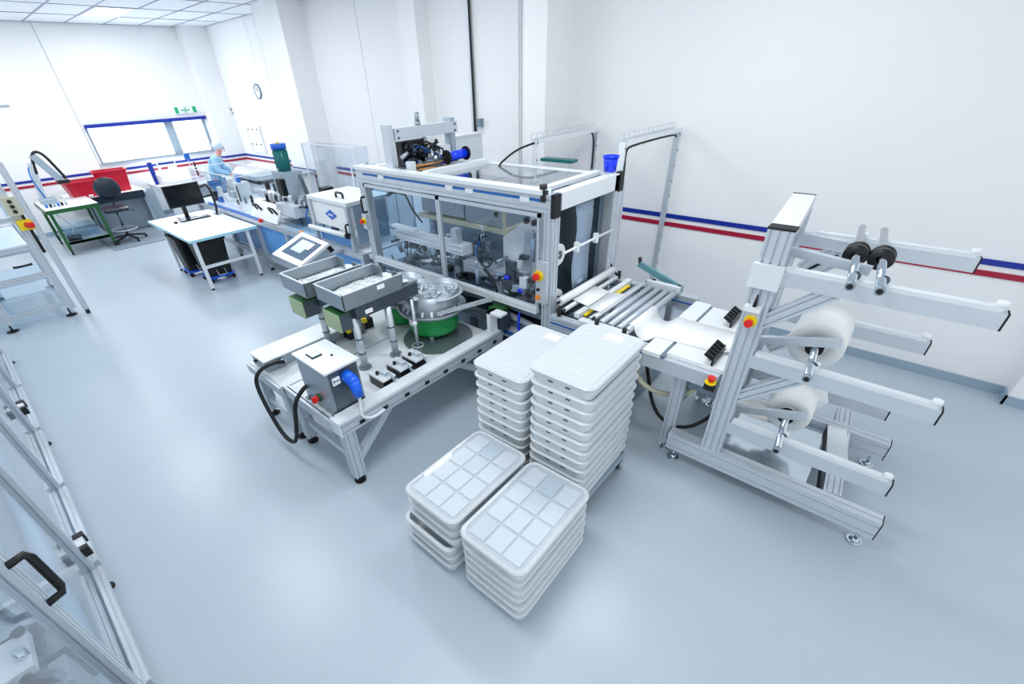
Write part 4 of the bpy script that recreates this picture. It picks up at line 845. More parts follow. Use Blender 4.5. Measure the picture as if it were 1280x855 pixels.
MB().cyl((-1.9, -0.63, 0.10), (-6.5, -0.93, 0.10), 0.05, 18).build('floor_pipe', 'pipe_blue', None, (-4.2, -0.78, 0.1), 'pale blue pipe on the floor inside the long machine guard', 'pipe')
gm = thing('guarded_press', 'grey metal mechanism behind the nearest guard panes at bottom left', 'machine', (-1.75, -0.8, 0))
MB().box(-2.3, -1.0, -1.3, -0.66, 0.0, 0.62).build('base_cabinet', 'panel_dark', gm)
MB().box(-2.10, -1.90, -0.78, -0.64, 0.74, 0.78).build('white_plate', 'paint_white', gm)
MB().box(-2.05, -1.45, -0.95, -0.66, 0.62, 0.74).build('steel_block', 'steel_dark', gm)
for k in range(12):
    x = -2.25+0.07*k; MB().cyl((x, -0.72-0.03*(k % 4), 0.62), (x+0.03, -0.66-0.03*(k % 3), 0.72+0.02*(k % 3)), 0.018, 10).build('actuator', ['steel', 'black', 'chrome', 'panel_dark'][k % 4], gm)
for k in range(6):
    MB().cyl((-2.1+k*0.13, -0.66, 0.74), (-2.1+k*0.13, -0.66, 0.80+0.03*(k % 2)), 0.02, 12).build('bolt_head', 'chrome' if k % 2 else 'black', gm)
for k in range(5): MB().box(-2.25+k*0.22, -2.10+k*0.22, -0.70, -0.6, 0.3+0.07*(k % 3), 0.58+0.03*(k % 2)).build('valve_block', ['steel', 'alu', 'panel_blue_grey'][k % 3], gm)
for k in range(4): MB().bar((-1.95+k*0.16, -0.70, 0.66), (-1.85+k*0.16, -0.60, 0.70), 0.03, 0.05).build('clamp_arm', 'steel', gm)
MB().cyl((-1.62, -0.62, 0.70), (-1.62, -0.62, 0.76), 0.018, 12).build('air_fitting', 'blue_plastic', gm)

# ------------------------------------------------------------------ open frame rack at left
rk = thing('frame_rack', 'tall open aluminium frame rack with shelves at the left edge', 'rack', (-9.2, 0.0, 0))
for x in (-8.42, -10.15):
    for y in (0.25, -0.42):
        MB().alu((x, y, 0.10), (x, y, 2.0), 0.085, 0.085, (0, 1, 0)).build('post', 'alu', rk); foot(rk, x, y-0.02 if y < 0 else y-0.05, 0.11, 0.065, 'rubber')
        MB().box(x-0.045, x+0.045, y-0.045, y+0.045, 2.0, 2.012).build('post_cap', 'rubber', rk)
for y in (0.36,):
    MB().alu((-8.32, y+0.02, 0.06), (-8.32, y+0.02, 2.0), 0.07, 0.07, (0, 1, 0)).build('door_profile', 'alu', rk)
    MB().cyl((-8.30, y+0.02, 0.0), (-8.30, y+0.02, 0.06), 0.025, 12).build('door_foot', 'rubber', rk)
for z in (0.18, 0.62, 1.0, 1.35, 1.75):
    MB().alu((-8.42, 0.21, z), (-8.42, -1.2, z), 0.06, 0.06, (0, 0, 1)).build('rung', 'alu', rk)
    MB().bar((-10.15, 0.21, z), (-10.15, -1.2, z), 0.05, 0.05).build('rung', 'alu', rk)
for z in (0.40, 1.0, 1.35):
    MB().box(-10.12, -8.46, -1.15, 0.20, z-0.012, z+0.012).build('shelf', 'acrylic_blue' if z != 1.0 else 'alu_white', rk)
for z in (0.18, 1.0):
    MB().bar((-8.46, 0.25, z), (-10.1, 0.25, z), 0.05, 0.05).build('side_rail', 'alu', rk)
MB().box(-8.40, -8.36, 0.295, 0.33, 0.9, 1.55).build('hinge_strip', 'black', rk)
MB().box(-8.40, -8.28, 0.20, 0.34, 1.40, 1.62).build('button_box', 'beige_hose', rk)
for k in range(3): MB().cyl((-8.28, 0.27, 1.45+k*0.06), (-8.265, 0.27, 1.45+k*0.06), 0.022, 12).build('push_button', 'black', rk)
o = MB().box(-8.38, -8.27, 0.22, 0.36, 1.22, 1.34).build('emergency_stop_box', 'yellow', rk)
MB().cyl((-8.27, 0.30, 1.28), (-8.20, 0.34, 1.28), 0.035, 14).build('emergency_stop_button', 'red', o)
handle(rk, (-8.38, -0.05, 0.80), (-8.38, 0.12, 0.80), (0.05, 0, 0), 0.014)
for k in range(5): MB().box(-9.0-0.2*k, -8.9-0.2*k, -0.5, -0.2, 1.36, 1.44).build('valve_block', ['parts_grey', 'hose_blue', 'panel_dark'][k % 3], rk)

# ------------------------------------------------------------------ desk with screen, bins
dk = thing('desk', 'white desk with thin steel legs holding a black screen and keyboard', 'desk', (-8.6, 2.3, 0))
MB().box(-9.62, -7.62, 1.82, 2.82, 0.76, 0.79).build('desk_top', 'paint_white', dk)
MB().box(-7.62, -7.612, 1.82, 2.82, 0.755, 0.792).box(-9.62, -7.62, 1.812, 1.82, 0.755, 0.792).build('edge_band', 'edge_cyan', dk)
for x, y in ((-7.66, 1.88), (-7.66, 2.66), (-9.1, 1.88), (-9.1, 2.66)):
    MB().bar((x, y, 0.03), (x, y, 0.76), 0.045, 0.045).build('leg', 'alu_white', dk)
    MB().cyl((x, y, 0), (x, y, 0.03), 0.022, 10).build('leg_foot', 'rubber', dk)
MB().bar((-7.66, 1.9, 0.36), (-7.66, 2.64, 0.36), 0.04, 0.04).build('stretcher', 'alu_white', dk)
MB().bar((-9.1, 1.9, 0.36), (-9.1, 2.64, 0.36), 0.04, 0.04).build('stretcher', 'alu_white', dk)
mo = thing('monitor', 'black flat monitor with bracket arm on the white desk', 'monitor', (-8.95, 2.4, 0.79))
MB().box(-8.97, -8.93, 2.06, 2.60, 1.03, 1.37).build('screen_shell', 'black', mo)
MB().box(-8.93, -8.925, 2.08, 2.58, 1.05, 1.35).build('screen_glass', 'black_gloss', mo)
MB().box(-9.25, -9.20, 2.30, 2.36, 0.81, 1.2).bar((-9.2, 2.33, 1.18), (-8.97, 2.33, 1.18), 0.06, 0.04).build('stand_neck', 'black', mo)
MB().box(-9.35, -9.14, 2.2, 2.46, 0.79, 0.81).build('stand_base', 'black', mo)
m = MB().tube([(-8.92, 2.60, 1.28), (-8.88, 2.72, 1.32), (-8.88, 2.74, 1.0), (-8.88, 2.70, 0.82)], 0.018, 8, 1).tube([(-8.92, 2.60, 1.12), (-8.88, 2.73, 1.14)], 0.016, 8)
m.build('bracket_arm', 'black', mo)
kb = thing('keyboard', 'black keyboard lying on the white desk before the monitor', 'keyboard', (-9.05, 2.4, 0.79))
MB().box(-9.12, -8.96, 2.15, 2.62, 0.79, 0.805).build('key_base', 'black', kb)
m = MB()
for i in range(5):
    for j in range(14): m.box(-9.11+i*0.029, -9.087+i*0.029, 2.165+j*0.032, 2.19+j*0.032, 0.805, 0.811)
m.build('key', 'chair_blue', kb)['kind'] = 'stuff'
MB().ball((-9.0, 2.07, 0.805), (0.05, 0.03, 0.018), 12, 6).build('mouse', 'black', None, (-9.0, 2.07, 0.79), 'black mouse on the white desk beside the keyboard', 'mouse')
MB().box(-9.13, -9.13+0.16, 2.72, 2.80, 0.79, 0.812).build('paper_tray', 'paint_grey', None, (-9.05, 2.76, 0.79), 'small pale tray at the end of the keyboard on the desk', 'tray')
for k, (bx, by, lab) in enumerate(((-8.12, 2.16, 'black waste bin on wheels under the near end of the desk'), (-8.72, 2.06, 'black waste bin on wheels under the far end of the desk'))):
    t = thing('waste_bin', lab, 'bin', (bx, by, 0))
    MB().rings([(0.16, 0.18, 0.04, 0.10), (0.20, 0.225, 0.05, 0.64), (0.22, 0.245, 0.05, 0.65), (0.22, 0.245, 0.05, 0.68), (0.19, 0.215, 0.05, 0.68), (0.155, 0.175, 0.04, 0.12)], 4, True, True, (bx, by)).build('bin_body', 'black', t)
    MB().rings([(0.18, 0.20, 0.05, 0.07), (0.19, 0.21, 0.05, 0.10)], 4, True, True, (bx, by)).build('dolly_plate', 'plug_blue', t)
    for sx in (-0.15, 0.15):
        for sy in (-0.17, 0.17): MB().cyl((bx+sx-0.015, by+sy, 0.035), (bx+sx+0.015, by+sy, 0.035), 0.035, 14).box(bx+sx-0.02, bx+sx+0.02, by+sy-0.015, by+sy+0.015, 0.05, 0.08).build('caster', 'rubber', t)
    MB().tube([(bx+0.19, by-0.06, 0.20), (bx+0.26, by-0.06, 0.13), (bx+0.26, by+0.06, 0.13), (bx+0.19, by+0.06, 0.20)], 0.008, 6).build('wire_handle', 'alu', t)

# ------------------------------------------------------------------ chair, mat, green bench, rear tables
MB().rings([(0.9, 0.55, 0.08, 0.0), (0.9, 0.55, 0.08, 0.012)], 4, True, True, (-12.45, 1.97)).build('floor_mat', 'mat_grey', None, (-12.45, 1.97, 0), 'dark grey floor mat under the black swivel chair', 'mat')
ch = thing('swivel_chair', 'dark blue swivel work chair with round back on the grey mat', 'chair', (-12.2, 1.85, 0.012))
cxx, cyy = -12.2, 1.85
for k in range(5):
    a = 2*math.pi*k/5+0.3; e = Vector((cxx+0.31*math.cos(a), cyy+0.31*math.sin(a), 0.075))
    l = MB().bar((cxx, cyy, 0.13), e, 0.045, 0.03).build('base_arm', 'black', ch)
    MB().cyl(e+Vector((0, -0.02, -0.035)), e+Vector((0, 0.02, -0.035)), 0.03, 12).build('caster', 'rubber', l)
MB().cyl((cxx, cyy, 0.11), (cxx, cyy, 0.34), 0.03, 12).cyl((cxx, cyy, 0.34), (cxx, cyy, 0.61), 0.018, 12).build('gas_column', 'steel_dark', ch)
MB().lathe([(0.22, 0.0), (0.23, 0.0), (0.23, 0.02), (0.22, 0.02), (0.22, 0)], (cxx, cyy, 0.24), 24).build('foot_ring', 'alu', ch)
MB().rings([(0.16, 0.17, 0.1, 0.61), (0.22, 0.22, 0.12, 0.63), (0.225, 0.225, 0.12, 0.67), (0.19, 0.19, 0.12, 0.70)], 5, True, True, (cxx, cyy)).build('seat', 'chair_blue', ch)
MB().ball((cxx-0.16, cyy+0.06, 1.03), (0.06, 0.23, 0.22), 18, 12).build('backrest', 'chair_blue', ch)
MB().tube([(cxx, cyy, 0.62), (cxx-0.24, cyy+0.06, 0.65), (cxx-0.25, cyy+0.06, 0.85), (cxx-0.2, cyy+0.06, 0.95)], 0.02, 8, 1).build('back_stem', 'black', ch)
MB().tube([(cxx+0.05, cyy+0.05, 0.615), (cxx+0.05, cyy+0.30, 0.59)], 0.01, 6).build('lever', 'black', ch)
gb = thing('green_bench', 'green framed work bench with white top in the far left corner', 'bench', (-12.65, 1.18, 0))
MB().box(-13.3, -11.98, 0.78, 1.60, 0.83, 0.86).build('bench_top', 'paint_white', gb)
MB().box(-11.985, -11.96, 0.78, 1.60, 0.79, 0.855).box(-13.3, -11.98, 0.76, 0.785, 0.79, 0.855).build('edge_frame', 'green_dark', gb)
for x, y in ((-12.02, 0.83), (-12.02, 1.55), (-13.25, 0.83), (-13.25, 1.55)):
    MB().bar((x, y, 0.10), (x, y, 0.83), 0.05, 0.05).build('leg', 'green_dark', gb)
    MB().cyl((x, y-0.015, 0.05), (x, y+0.015, 0.05), 0.05, 14).build('caster', 'black', gb)
MB().box(-13.22, -12.0, 0.84, 1.54, 0.20, 0.24).build('lower_shelf', 'paint_grey', gb)
MB().bar((-12.02, 0.85, 0.22), (-12.02, 1.53, 0.22), 0.04, 0.05).build('stretcher', 'green_dark', gb)
MB().box(-12.9, -12.3, 0.9, 1.45, 0.24, 0.50).build('storage_box', 'acrylic_blue', None, (-12.6, 1.18, 0.24), 'pale clear box on the lower shelf of the green bench', 'box')
t = thing('foot_pump', 'small dark motor with hoses on the lower shelf of the green bench', 'motor', (-12.1, 0.95, 0.24))
MB().cyl((-12.15, 0.9, 0.30), (-12.05, 1.08, 0.30), 0.05, 14).build('motor_body', 'panel_dark', t)
MB().tube([(-12.1, 1.0, 0.33), (-12.05, 1.05, 0.55), (-12.03, 0.95, 0.7), (-12.03, 0.9, 0.78)], 0.008, 6, 2).build('hose', 'paint_grey', t)
MB().box(-12.2, -12.0, 0.88, 1.1, 0.24, 0.255).build('base_plate', 'steel_dark', t)
ps = thing('bench_press', 'white bench press with a black looped hose guide standing on the green bench', 'press', (-12.9, 1.1, 0.86))
MB().box(-13.1, -12.7, 0.85, 1.1, 0.86, 0.95).build('press_base', 'paint_grey', ps)
MB().bar((-12.95, 0.92, 0.95), (-12.92, 1.02, 1.58), 0.16, 0.10).build('press_column', 'alu', ps)
MB().bar((-12.9, 1.10, 1.72), (-12.9, 1.32, 1.26), 0.16, 0.12).build('ram_housing', 'paint_grey', ps)
MB().tube([(-12.86, 1.02, 1.40), (-12.86, 1.06, 1.62), (-12.86, 1.12, 1.76), (-12.86, 1.20, 1.78), (-12.86, 1.28, 1.70), (-12.86, 1.36, 1.45), (-12.86, 1.42, 1.26)], 0.026, 8, 2).build('hose_guide', 'black', ps)
MB().box(-12.98, -12.8, 1.25, 1.45, 1.18, 1.24).build('ram_head', 'black', ps)
MB().tube([(-12.85, 0.95, 0.97), (-12.8, 0.9, 1.3), (-12.85, 0.93, 1.5), (-12.9, 1.02, 1.58)], 0.012, 6, 2).build('hose', 'hose_blue', ps)
for k in range(6):
    MB().cyl((-12.35+0.03*(k % 2), 0.86+k*0.06, 0.86), (-12.35+0.03*(k % 2), 0.86+k*0.06, 0.92), 0.022, 10).build('tool_bottle', ['hose_blue', 'black', 'paint_grey'][k % 3], None, (-12.35+0.03*(k % 2), 0.86+k*0.06, 0.86), ['blue', 'black', 'grey'][k % 3]+' small bottle on the green bench, '+['nearest the corner', 'second from the corner', 'third from the corner', 'fourth from the corner', 'fifth from the corner', 'nearest the red bins'][k], 'bottle', 'small bottles on the green bench')
rt = thing('rear_table', 'long grey table under the far window carrying red bins', 'table', (-13.6, 2.3, 0))
MB().box(-14.2, -12.95, 1.30, 2.68, 0.78, 0.82).build('table_top', 'paint_white', rt)
MB().box(-12.96, -12.93, 1.62, 2.62, 0.68, 0.83).build('front_band', 'chair_blue', rt)
MB().box(-13.35, -13.3, 1.6, 2.9, 0.0, 0.78).build('modesty_panel', 'paint_grey', rt)
for y in (1.66, 2.62): MB().box(-14.1, -13.0, y-0.02, y+0.02, 0, 0.78).build('side_panel', 'paint_grey', rt)
def redbin(lab, x, y, z, w_, d, h, rz):
    t = thing('red_bin', lab, 'bin', (0, 0, 0))
    MB().rings([(d*0.42, w_*0.42, 0.03, 0), (d*0.5, w_*0.5, 0.03, h*0.92), (d*0.55, w_*0.54, 0.03, h*0.93), (d*0.55, w_*0.54, 0.03, h), (d*0.48, w_*0.48, 0.03, h), (d*0.40, w_*0.40, 0.03, 0.02)], 3).build('tub', 'red_crate', t)
    for k in range(5): MB().box(d*0.47, d*0.50, -w_*0.4+k*w_*0.2-0.008, -w_*0.4+k*w_*0.2+0.008, h*0.3, h*0.9).build('rib', 'red_crate', t)
    MB().box(d*0.49, d*0.515, -0.04, 0.04, 0.02, 0.05).build('label_holder', 'paper', t)
    t.location = (x, y, z); t.rotation_euler = (0, 0, rz)
redbin('red plastic bin behind the chair, the left lower one', -13.3, 1.68, 0.82, 0.66, 0.4, 0.32, 0.1)
redbin('red plastic bin behind the chair, the taller right one', -13.45, 2.25, 0.82, 0.60, 0.4, 0.44, -0.1)
# white bench with small equipment under the window
wb2 = thing('white_bench', 'white bench under the window right of the red bins', 'bench', (-13.6, 3.6, 0))
MB().box(-14.2, -12.6, 3.0, 4.5, 0.76, 0.80).build('bench_top', 'paint_white', wb2)
for x, y in ((-12.66, 3.05), (-12.66, 4.45), (-14.1, 3.05), (-14.1, 4.45)): MB().bar((x, y, 0), (x, y, 0.76), 0.05, 0.05).build('leg', 'alu_white', wb2)
MB().box(-13.0, -12.95, 3.05, 4.45, 0.2, 0.76).build('front_panel', 'paint_white', wb2)
t = thing('test_unit', 'white test unit with dark blue upright and small display on the window bench', 'instrument', (-13.5, 3.3, 0.8))
MB().box(-13.8, -13.2, 3.12, 3.6, 0.80, 1.02).build('housing', 'paint_white', t)
MB().box(-13.62, -13.55, 3.05, 3.14, 0.80, 1.28).build('upright', 'stripe_blue', t)
MB().box(-13.55, -13.5, 3.22, 3.62, 1.05, 1.30).build('display_shell', 'paint_white', t)
MB().box(-13.5, -13.495, 3.25, 3.59, 1.21, 1.25).build('header_strip', 'stripe_blue', t)
MB().box(-13.5, -13.495, 3.28, 3.42, 1.11, 1.15).build('red_key', 'red_crate', t)
t = thing('laboratory_scale', 'small white balance with black column on the window bench', 'scale', (-13.2, 3.95, 0.8))
MB().box(-13.35, -13.05, 3.8, 4.1, 0.80, 0.88).build('scale_body', 'paint_white', t)
MB().bar((-13.3, 3.95, 0.88), (-13.3, 3.95, 1.2), 0.04, 0.04).build('column', 'black', t)
MB().lathe([(0.001, 0), (0.11, 0), (0.11, 0.012), (0.001, 0.012)], (-13.17, 3.95, 0.88), 20).build('pan', 'steel', t)
MB().rings([(0.22, 0.3, 0.08, 0.80), (0.22, 0.3, 0.08, 0.93), (0.17, 0.24, 0.08, 0.99)], 4, True, True, (-12.9, 3.4)).build('white_sack', 'paper', None, (-12.9, 3.4, 0.8), 'soft white package on the front of the window bench', 'package')
t = thing('pole_sensor', 'thin steel pole with a blue clamp standing by the window mullion', 'pole', (-12.5, 4.05, 0))
MB().cyl((-12.5, 3.62, 0.02), (-12.5, 3.62, 1.55), 0.012, 8).build('pole', 'alu', t)
MB().box(-12.53, -12.47, 3.57, 3.67, 1.35, 1.47).build('clamp', 'hose_blue', t)
MB().cyl((-12.5, 3.62, 0), (-12.5, 3.62, 0.02), 0.12, 16).build('base', 'steel_dark', t)

# ------------------------------------------------------------------ line of machines behind the desk
ln = thing('assembly_line', 'long aluminium assembly line frame with clear guard sheets behind the desk', 'machine', (-7.2, 3.2, 0))
for x in (-4.75, -5.75, -6.75, -7.75, -9.0, -10.3):
    for y in (2.90, 3.78):
        MB().alu((x, y, 0.06), (x, y, 0.86), 0.08, 0.08, (0, 1, 0)).build('leg', 'alu', ln); foot(ln, x, y, 0.07, 0.04, 'rubber')
for y in (2.88, 3.80):
    for z in (0.26, 0.84): MB().alu((-4.7, y, z), (-10.4, y, z), 0.07, 0.08, (0, 0, 1)).build('long_rail', 'alu', ln)
MB().box(-10.4, -4.7, 2.92, 3.76, 0.86, 0.88).build('bed_plate', 'alu_white', ln)
for x0, x1 in ((-5.7, -4.8), (-6.7, -5.8), (-7.7, -6.8), (-8.95, -7.8)):
    MB().box(x0, x1, 2.90, 2.915, 0.32, 0.80).build('lower_cover', 'panel_blue', ln)
MB().box(-9.6, -7.4, 2.84, 2.88, 0.875, 0.91).build('conveyor_edge', 'hose_blue', ln)
MB().cyl((-7.42, 2.82, 0.90), (-7.38, 2.82, 0.90), 0.03, 12).build('stop_button', 'red', ln)
# white lid with U handles
c_ = MB().add([(-7.85, 2.86, 0.90), (-6.95, 2.86, 0.90), (-6.95, 3.02, 1.14), (-7.85, 3.02, 1.14), (-7.85, 2.875, 0.89), (-6.95, 2.875, 0.89), (-6.95, 3.035, 1.13), (-7.85, 3.035, 1.13)],
         [(0, 1, 2, 3), (7, 6, 5, 4), (0, 4, 5, 1), (1, 5, 6, 2), (2, 6, 7, 3), (3, 7, 4, 0)]).build('white_lid', 'paint_white', ln)
for x in (-7.68, -7.16): handle(c_, (x, 2.94, 1.02), (x+0.16, 2.94, 1.02), (0.0, -0.05, 0.09), 0.016)
MB().box(-6.8, -5.85, 2.86, 3.3, 0.93, 0.945).build('clear_cover', 'acrylic_blue', ln)
for k in range(34):
    x = rnd.uniform(-10.1, -5.9); y = rnd.uniform(3.05, 3.7); h = rnd.uniform(0.06, 0.22); m = rnd.choice(['alu', 'black', 'panel_dark', 'paint_white', 'steel', 'alu_dark', 'hose_blue', 'alu'])
    if -7.5 < x < -6.7: continue
    if k % 3: MB().box(x-0.05, x+0.05, y-0.03, y+0.03, 0.88, 0.88+h).box(x-0.07, x+0.02, y-0.04, y+0.04, 0.88, 0.91).build('fixture', m, ln)
    else: MB().cyl((x, y, 0.88), (x, y, 0.88+h*1.3), 0.022, 12).cyl((x, y, 0.88+h), (x+0.08, y-0.02, 0.9+h), 0.012, 8).build('sensor_post', m, ln)
for k in range(5):
    x = -6.6+0.22*k; MB().tube([(x, 3.1, 0.9), (x+0.05, 3.05, 1.12), (x+0.16, 3.1, 1.2), (x+0.2, 3.25, 1.0)], 0.010, 6, 2).build('air_hose', ['rubber', 'hose_blue', 'rubber', 'panel_dark', 'black'][k], ln)
# logo box
bx = thing('inspection_box', 'white box housing with blue diamond emblem beside the packaging machine', 'machine', (-5.3, 3.1, 0.88))
MB().box(-5.70, -4.88, 2.87, 3.45, 1.12, 1.42).build('housing', 'paint_white', bx)
MB().box(-5.74, -4.84, 2.84, 3.48, 1.42, 1.46).build('lid', 'alu_white', bx)
MB().box(-4.88, -4.872, 2.95, 3.42, 0.95, 1.40).build('end_panel', 'panel_blue_grey', bx)
for x in (-5.72, -4.86):
    MB().alu((x, 2.86, 0.89), (x, 2.86, 1.42), 0.05, 0.05, (0, 1, 0)).build('corner_post', 'alu', bx)
MB().box(-5.70, -4.88, 2.90, 2.915, 0.90, 1.05).build('lower_cover', 'panel_blue', bx)
MB().cyl((-5.80, 2.82, 1.06), (-4.92, 2.82, 1.08), 0.032, 14).build('white_bar', 'paint_white', bx)
MB().cyl((-4.92, 2.82, 1.08), (-4.88, 2.82, 1.08), 0.036, 14).build('bar_end', 'black', bx)
lg = MB().add([(-5.40, 2.868, 1.27), (-5.27, 2.868, 1.33), (-5.14, 2.868, 1.27), (-5.27, 2.868, 1.21), (-5.40, 2.862, 1.27), (-5.27, 2.862, 1.33), (-5.14, 2.862, 1.27), (-5.27, 2.862, 1.21)],
              [(0, 1, 2, 3), (7, 6, 5, 4), (0, 4, 5, 1), (1, 5, 6, 2), (2, 6, 7, 3), (3, 7, 4, 0)]).build('emblem', 'logo_blue', bx)
MB().box(-5.33, -5.21, 2.859, 2.862, 1.275, 1.283).box(-5.33, -5.21, 2.859, 2.862, 1.258, 1.266).build('emblem_line', 'paint_white', lg)
handle(bx, (-5.25, 2.98, 1.46), (-5.10, 2.98, 1.46), (0, 0, 0.06), 0.014)
handle(bx, (-4.86, 2.84, 1.10), (-4.86, 2.84, 1.22), (0.0, -0.05, 0), 0.012)
# panel pc
hp = thing('operator_panel', 'white tilted operator panel with grey touch screen on an arm', 'panel', (-5.05, 2.3, 0.9))
A, B_, C_, D = Vector((-5.47, 2.10, 0.95)), Vector((-4.77, 2.08, 0.95)), Vector((-4.62, 2.40, 1.15)), Vector((-5.30, 2.45, 1.15))
nn = (B_-A).cross(D-A).normalized()
def slab(u0, u1, v0, v1, h0, h1):
    P = lambda u, v: A+(B_-A)*u+(D-A)*v+((C_-B_)-(D-A))*u*v
    q = [P(u0, v0), P(u1, v0), P(u1, v1), P(u0, v1)]
    return MB().add([p+nn*h0 for p in q]+[p+nn*h1 for p in q], [(0, 1, 2, 3), (7, 6, 5, 4), (0, 4, 5, 1), (1, 5, 6, 2), (2, 6, 7, 3), (3, 7, 4, 0)])
b = slab(0, 1, 0, 1, -0.11, -0.012).build('panel_housing', 'paint_grey', hp)
slab(-0.01, 1.01, -0.01, 1.01, -0.03, 0.0).build('front_frame', 'paint_white', hp)
s_ = slab(0.16, 0.90, 0.18, 0.88, 0.0, 0.005).build('screen_surround', 'screen_dark', hp)
slab(0.30, 0.66, 0.36, 0.80, 0.005, 0.008).build('screen', 'screen', s_)
slab(0.66, 0.76, 0.55, 0.80, 0.005, 0.009).build('screen_menu', 'paper', s_)
for u, v in ((0.02, 0.06), (0.98, 0.06), (0.98, 0.94)): slab(u-0.04, u+0.04, v-0.06, v+0.06, -0.10, -0.028).build('corner_clamp', 'black', hp)
MB().tube([(-5.05, 2.35, 0.95), (-5.1, 2.6, 0.86), (-5.15, 2.84, 0.84)], 0.03, 10, 1).build('support_arm', 'alu', hp)
MB().cyl((-5.42, 2.5, 1.08), (-5.42, 2.5, 1.13), 0.025, 12).build('stop_button', 'orange', hp)
MB().tube([(-5.5, 2.3, 1.0), (-5.7, 2.5, 0.98), (-5.8, 2.8, 0.90)], 0.018, 8, 2).build('cable', 'rubber', hp)
# green motor press
gmr = thing('green_motor', 'teal green vertical motor with blue cap on a grey gearbox in the line', 'motor', (-7.2, 3.35, 0.88))
MB().box(-7.38, -7.0, 3.2, 3.5, 1.22, 1.56).build('gearbox', 'paint_grey', gmr)
MB().cyl((-7.2, 3.33, 1.56), (-7.2, 3.33, 1.86), 0.095, 20).build('motor_body', 'green_motor', gmr)
for k in range(10):
    a = 2*math.pi*k/10; MB().bar((-7.2+0.098*math.cos(a), 3.33+0.098*math.sin(a), 1.60), (-7.2+0.098*math.cos(a), 3.33+0.098*math.sin(a), 1.84), 0.012, 0.012).build('cooling_fin', 'green_motor', gmr)
MB().cyl((-7.2, 3.33, 1.86), (-7.2, 3.33, 1.93), 0.11, 20).build('motor_cap', 'logo_blue', gmr)
MB().cyl((-7.2, 3.33, 1.93), (-7.2, 3.33, 1.95), 0.025, 10).build('cap_screw', 'yellow', gmr)
MB().box(-7.3, -6.8, 3.1, 3.5, 0.95, 1.15).build('machine_block', 'alu_dark', gmr)
MB().box(-7.15, -7.0, 3.12, 3.2, 1.25, 1.48).build('clamp_jaw', 'black', gmr)
for k in range(10):
    x = -7.7+k*0.16; MB().cyl((x, 3.15, 1.05+0.05*(k % 3)), (x+0.08, 3.12, 1.22+0.05*(k % 2)), 0.025, 10).build('actuator', ['black', 'alu', 'panel_dark', 'steel'][k % 4], gmr)
MB().tube([(-6.9, 3.4, 1.5), (-6.7, 3.3, 1.5), (-6.5, 3.25, 1.3), (-6.45, 3.2, 1.15)], 0.03, 8, 2).build('cable_chain', 'panel_dark', gmr)
MB().box(-6.25, -6.10, 3.3, 3.45, 1.28, 1.42).build('motor_end', 'black', gmr)
MB().box(-7.05, -6.5, 2.98, 3.25, 1.02, 1.18).build('side_box', 'alu', gmr)
for k in range(5): MB().cyl((-6.55+k*0.1, 3.35, 0.9), (-6.55+k*0.1, 3.35, 1.2+0.06*(k % 2)), 0.02, 10).build('guide_column', 'alu', gmr)
MB().box(-6.75, -6.05, 3.3, 3.5, 1.18, 1.26).build('cross_head', 'alu_dark', gmr)
# glass hoods
def hood(lab, x0, x1, y0, y1, z0, z1, n):
    t = thing('clear_hood', lab, 'guard', ((x0+x1)/2, y0, z0))
    for x in (x0, x1):
        for y in (y0, y1): MB().bar((x, y, z0), (x, y, z1), 0.016, 0.016).build('hood_post', 'alu_white', t)
    for y in (y0, y1): MB().bar((x0, y, z1), (x1, y, z1), 0.012, 0.012).build('hood_rail', 'alu_white', t)
    for x in (x0, x1): MB().bar((x, y0, z1), (x, y1, z1), 0.012, 0.012).build('hood_rail', 'alu_white', t)
    for k in range(n):
        a, b_ = x0+(x1-x0)*k/n, x0+(x1-x0)*(k+1)/n
        MB().box(a+0.015, b_-0.015, y0-0.003, y0+0.003, z0, z1).build('pane', 'acrylic', t)
        MB().box(a+0.015, b_-0.015, y1-0.003, y1+0.003, z0, z1).build('pane', 'acrylic', t)
    MB().box(x1-0.003, x1+0.003, y0+0.01, y1-0.01, z0, z1).build('pane', 'acrylic', t)
hood('clear hood over the line between green motor and white box', -6.85, -5.55, 3.52, 3.74, 0.88, 1.93, 2)
hood('clear guard hood in front of the gowned worker', -10.35, -8.35, 2.95, 3.7, 0.88, 1.42, 3)
hood('lower clear hood next to the packaging machine', -5.62, -4.75, 3.50, 3.76, 0.88, 1.72, 1)
t = thing('white_cover', 'large white rounded machine cover behind the clear guard hood', 'machine', (-10.1, 4.15, 0))
MB().rings([(0.55, 0.3, 0.06, 0.0), (0.55, 0.3, 0.06, 1.05)], 4, True, True, (-10.1, 4.15)).build('cabinet', 'paint_white', t)
MB().rings([(0.60, 0.34, 0.1, 1.12), (0.62, 0.36, 0.12, 1.2), (0.5, 0.28, 0.12, 1.30)], 4, True, True, (-10.1, 4.15)).build('hood', 'paint_white', t)
MB().rings([(0.56, 0.31, 0.06, 1.05), (0.56, 0.31, 0.06, 1.12)], 4, True, True, (-10.1, 4.15)).build('gasket', 'chair_blue', t)
t = thing('side_cabinet', 'low grey cabinet with sloped dark edge along the wall behind the line', 'cabinet', (-9.9, 4.5, 0))
MB().box(-11.3, -9.3, 4.56, 4.9, 0, 1.12).build('cabinet_body', 'paint_white', t)
MB().box(-11.35, -9.25, 4.54, 4.93, 1.12, 1.16).build('cabinet_top', 'paint_grey', t)
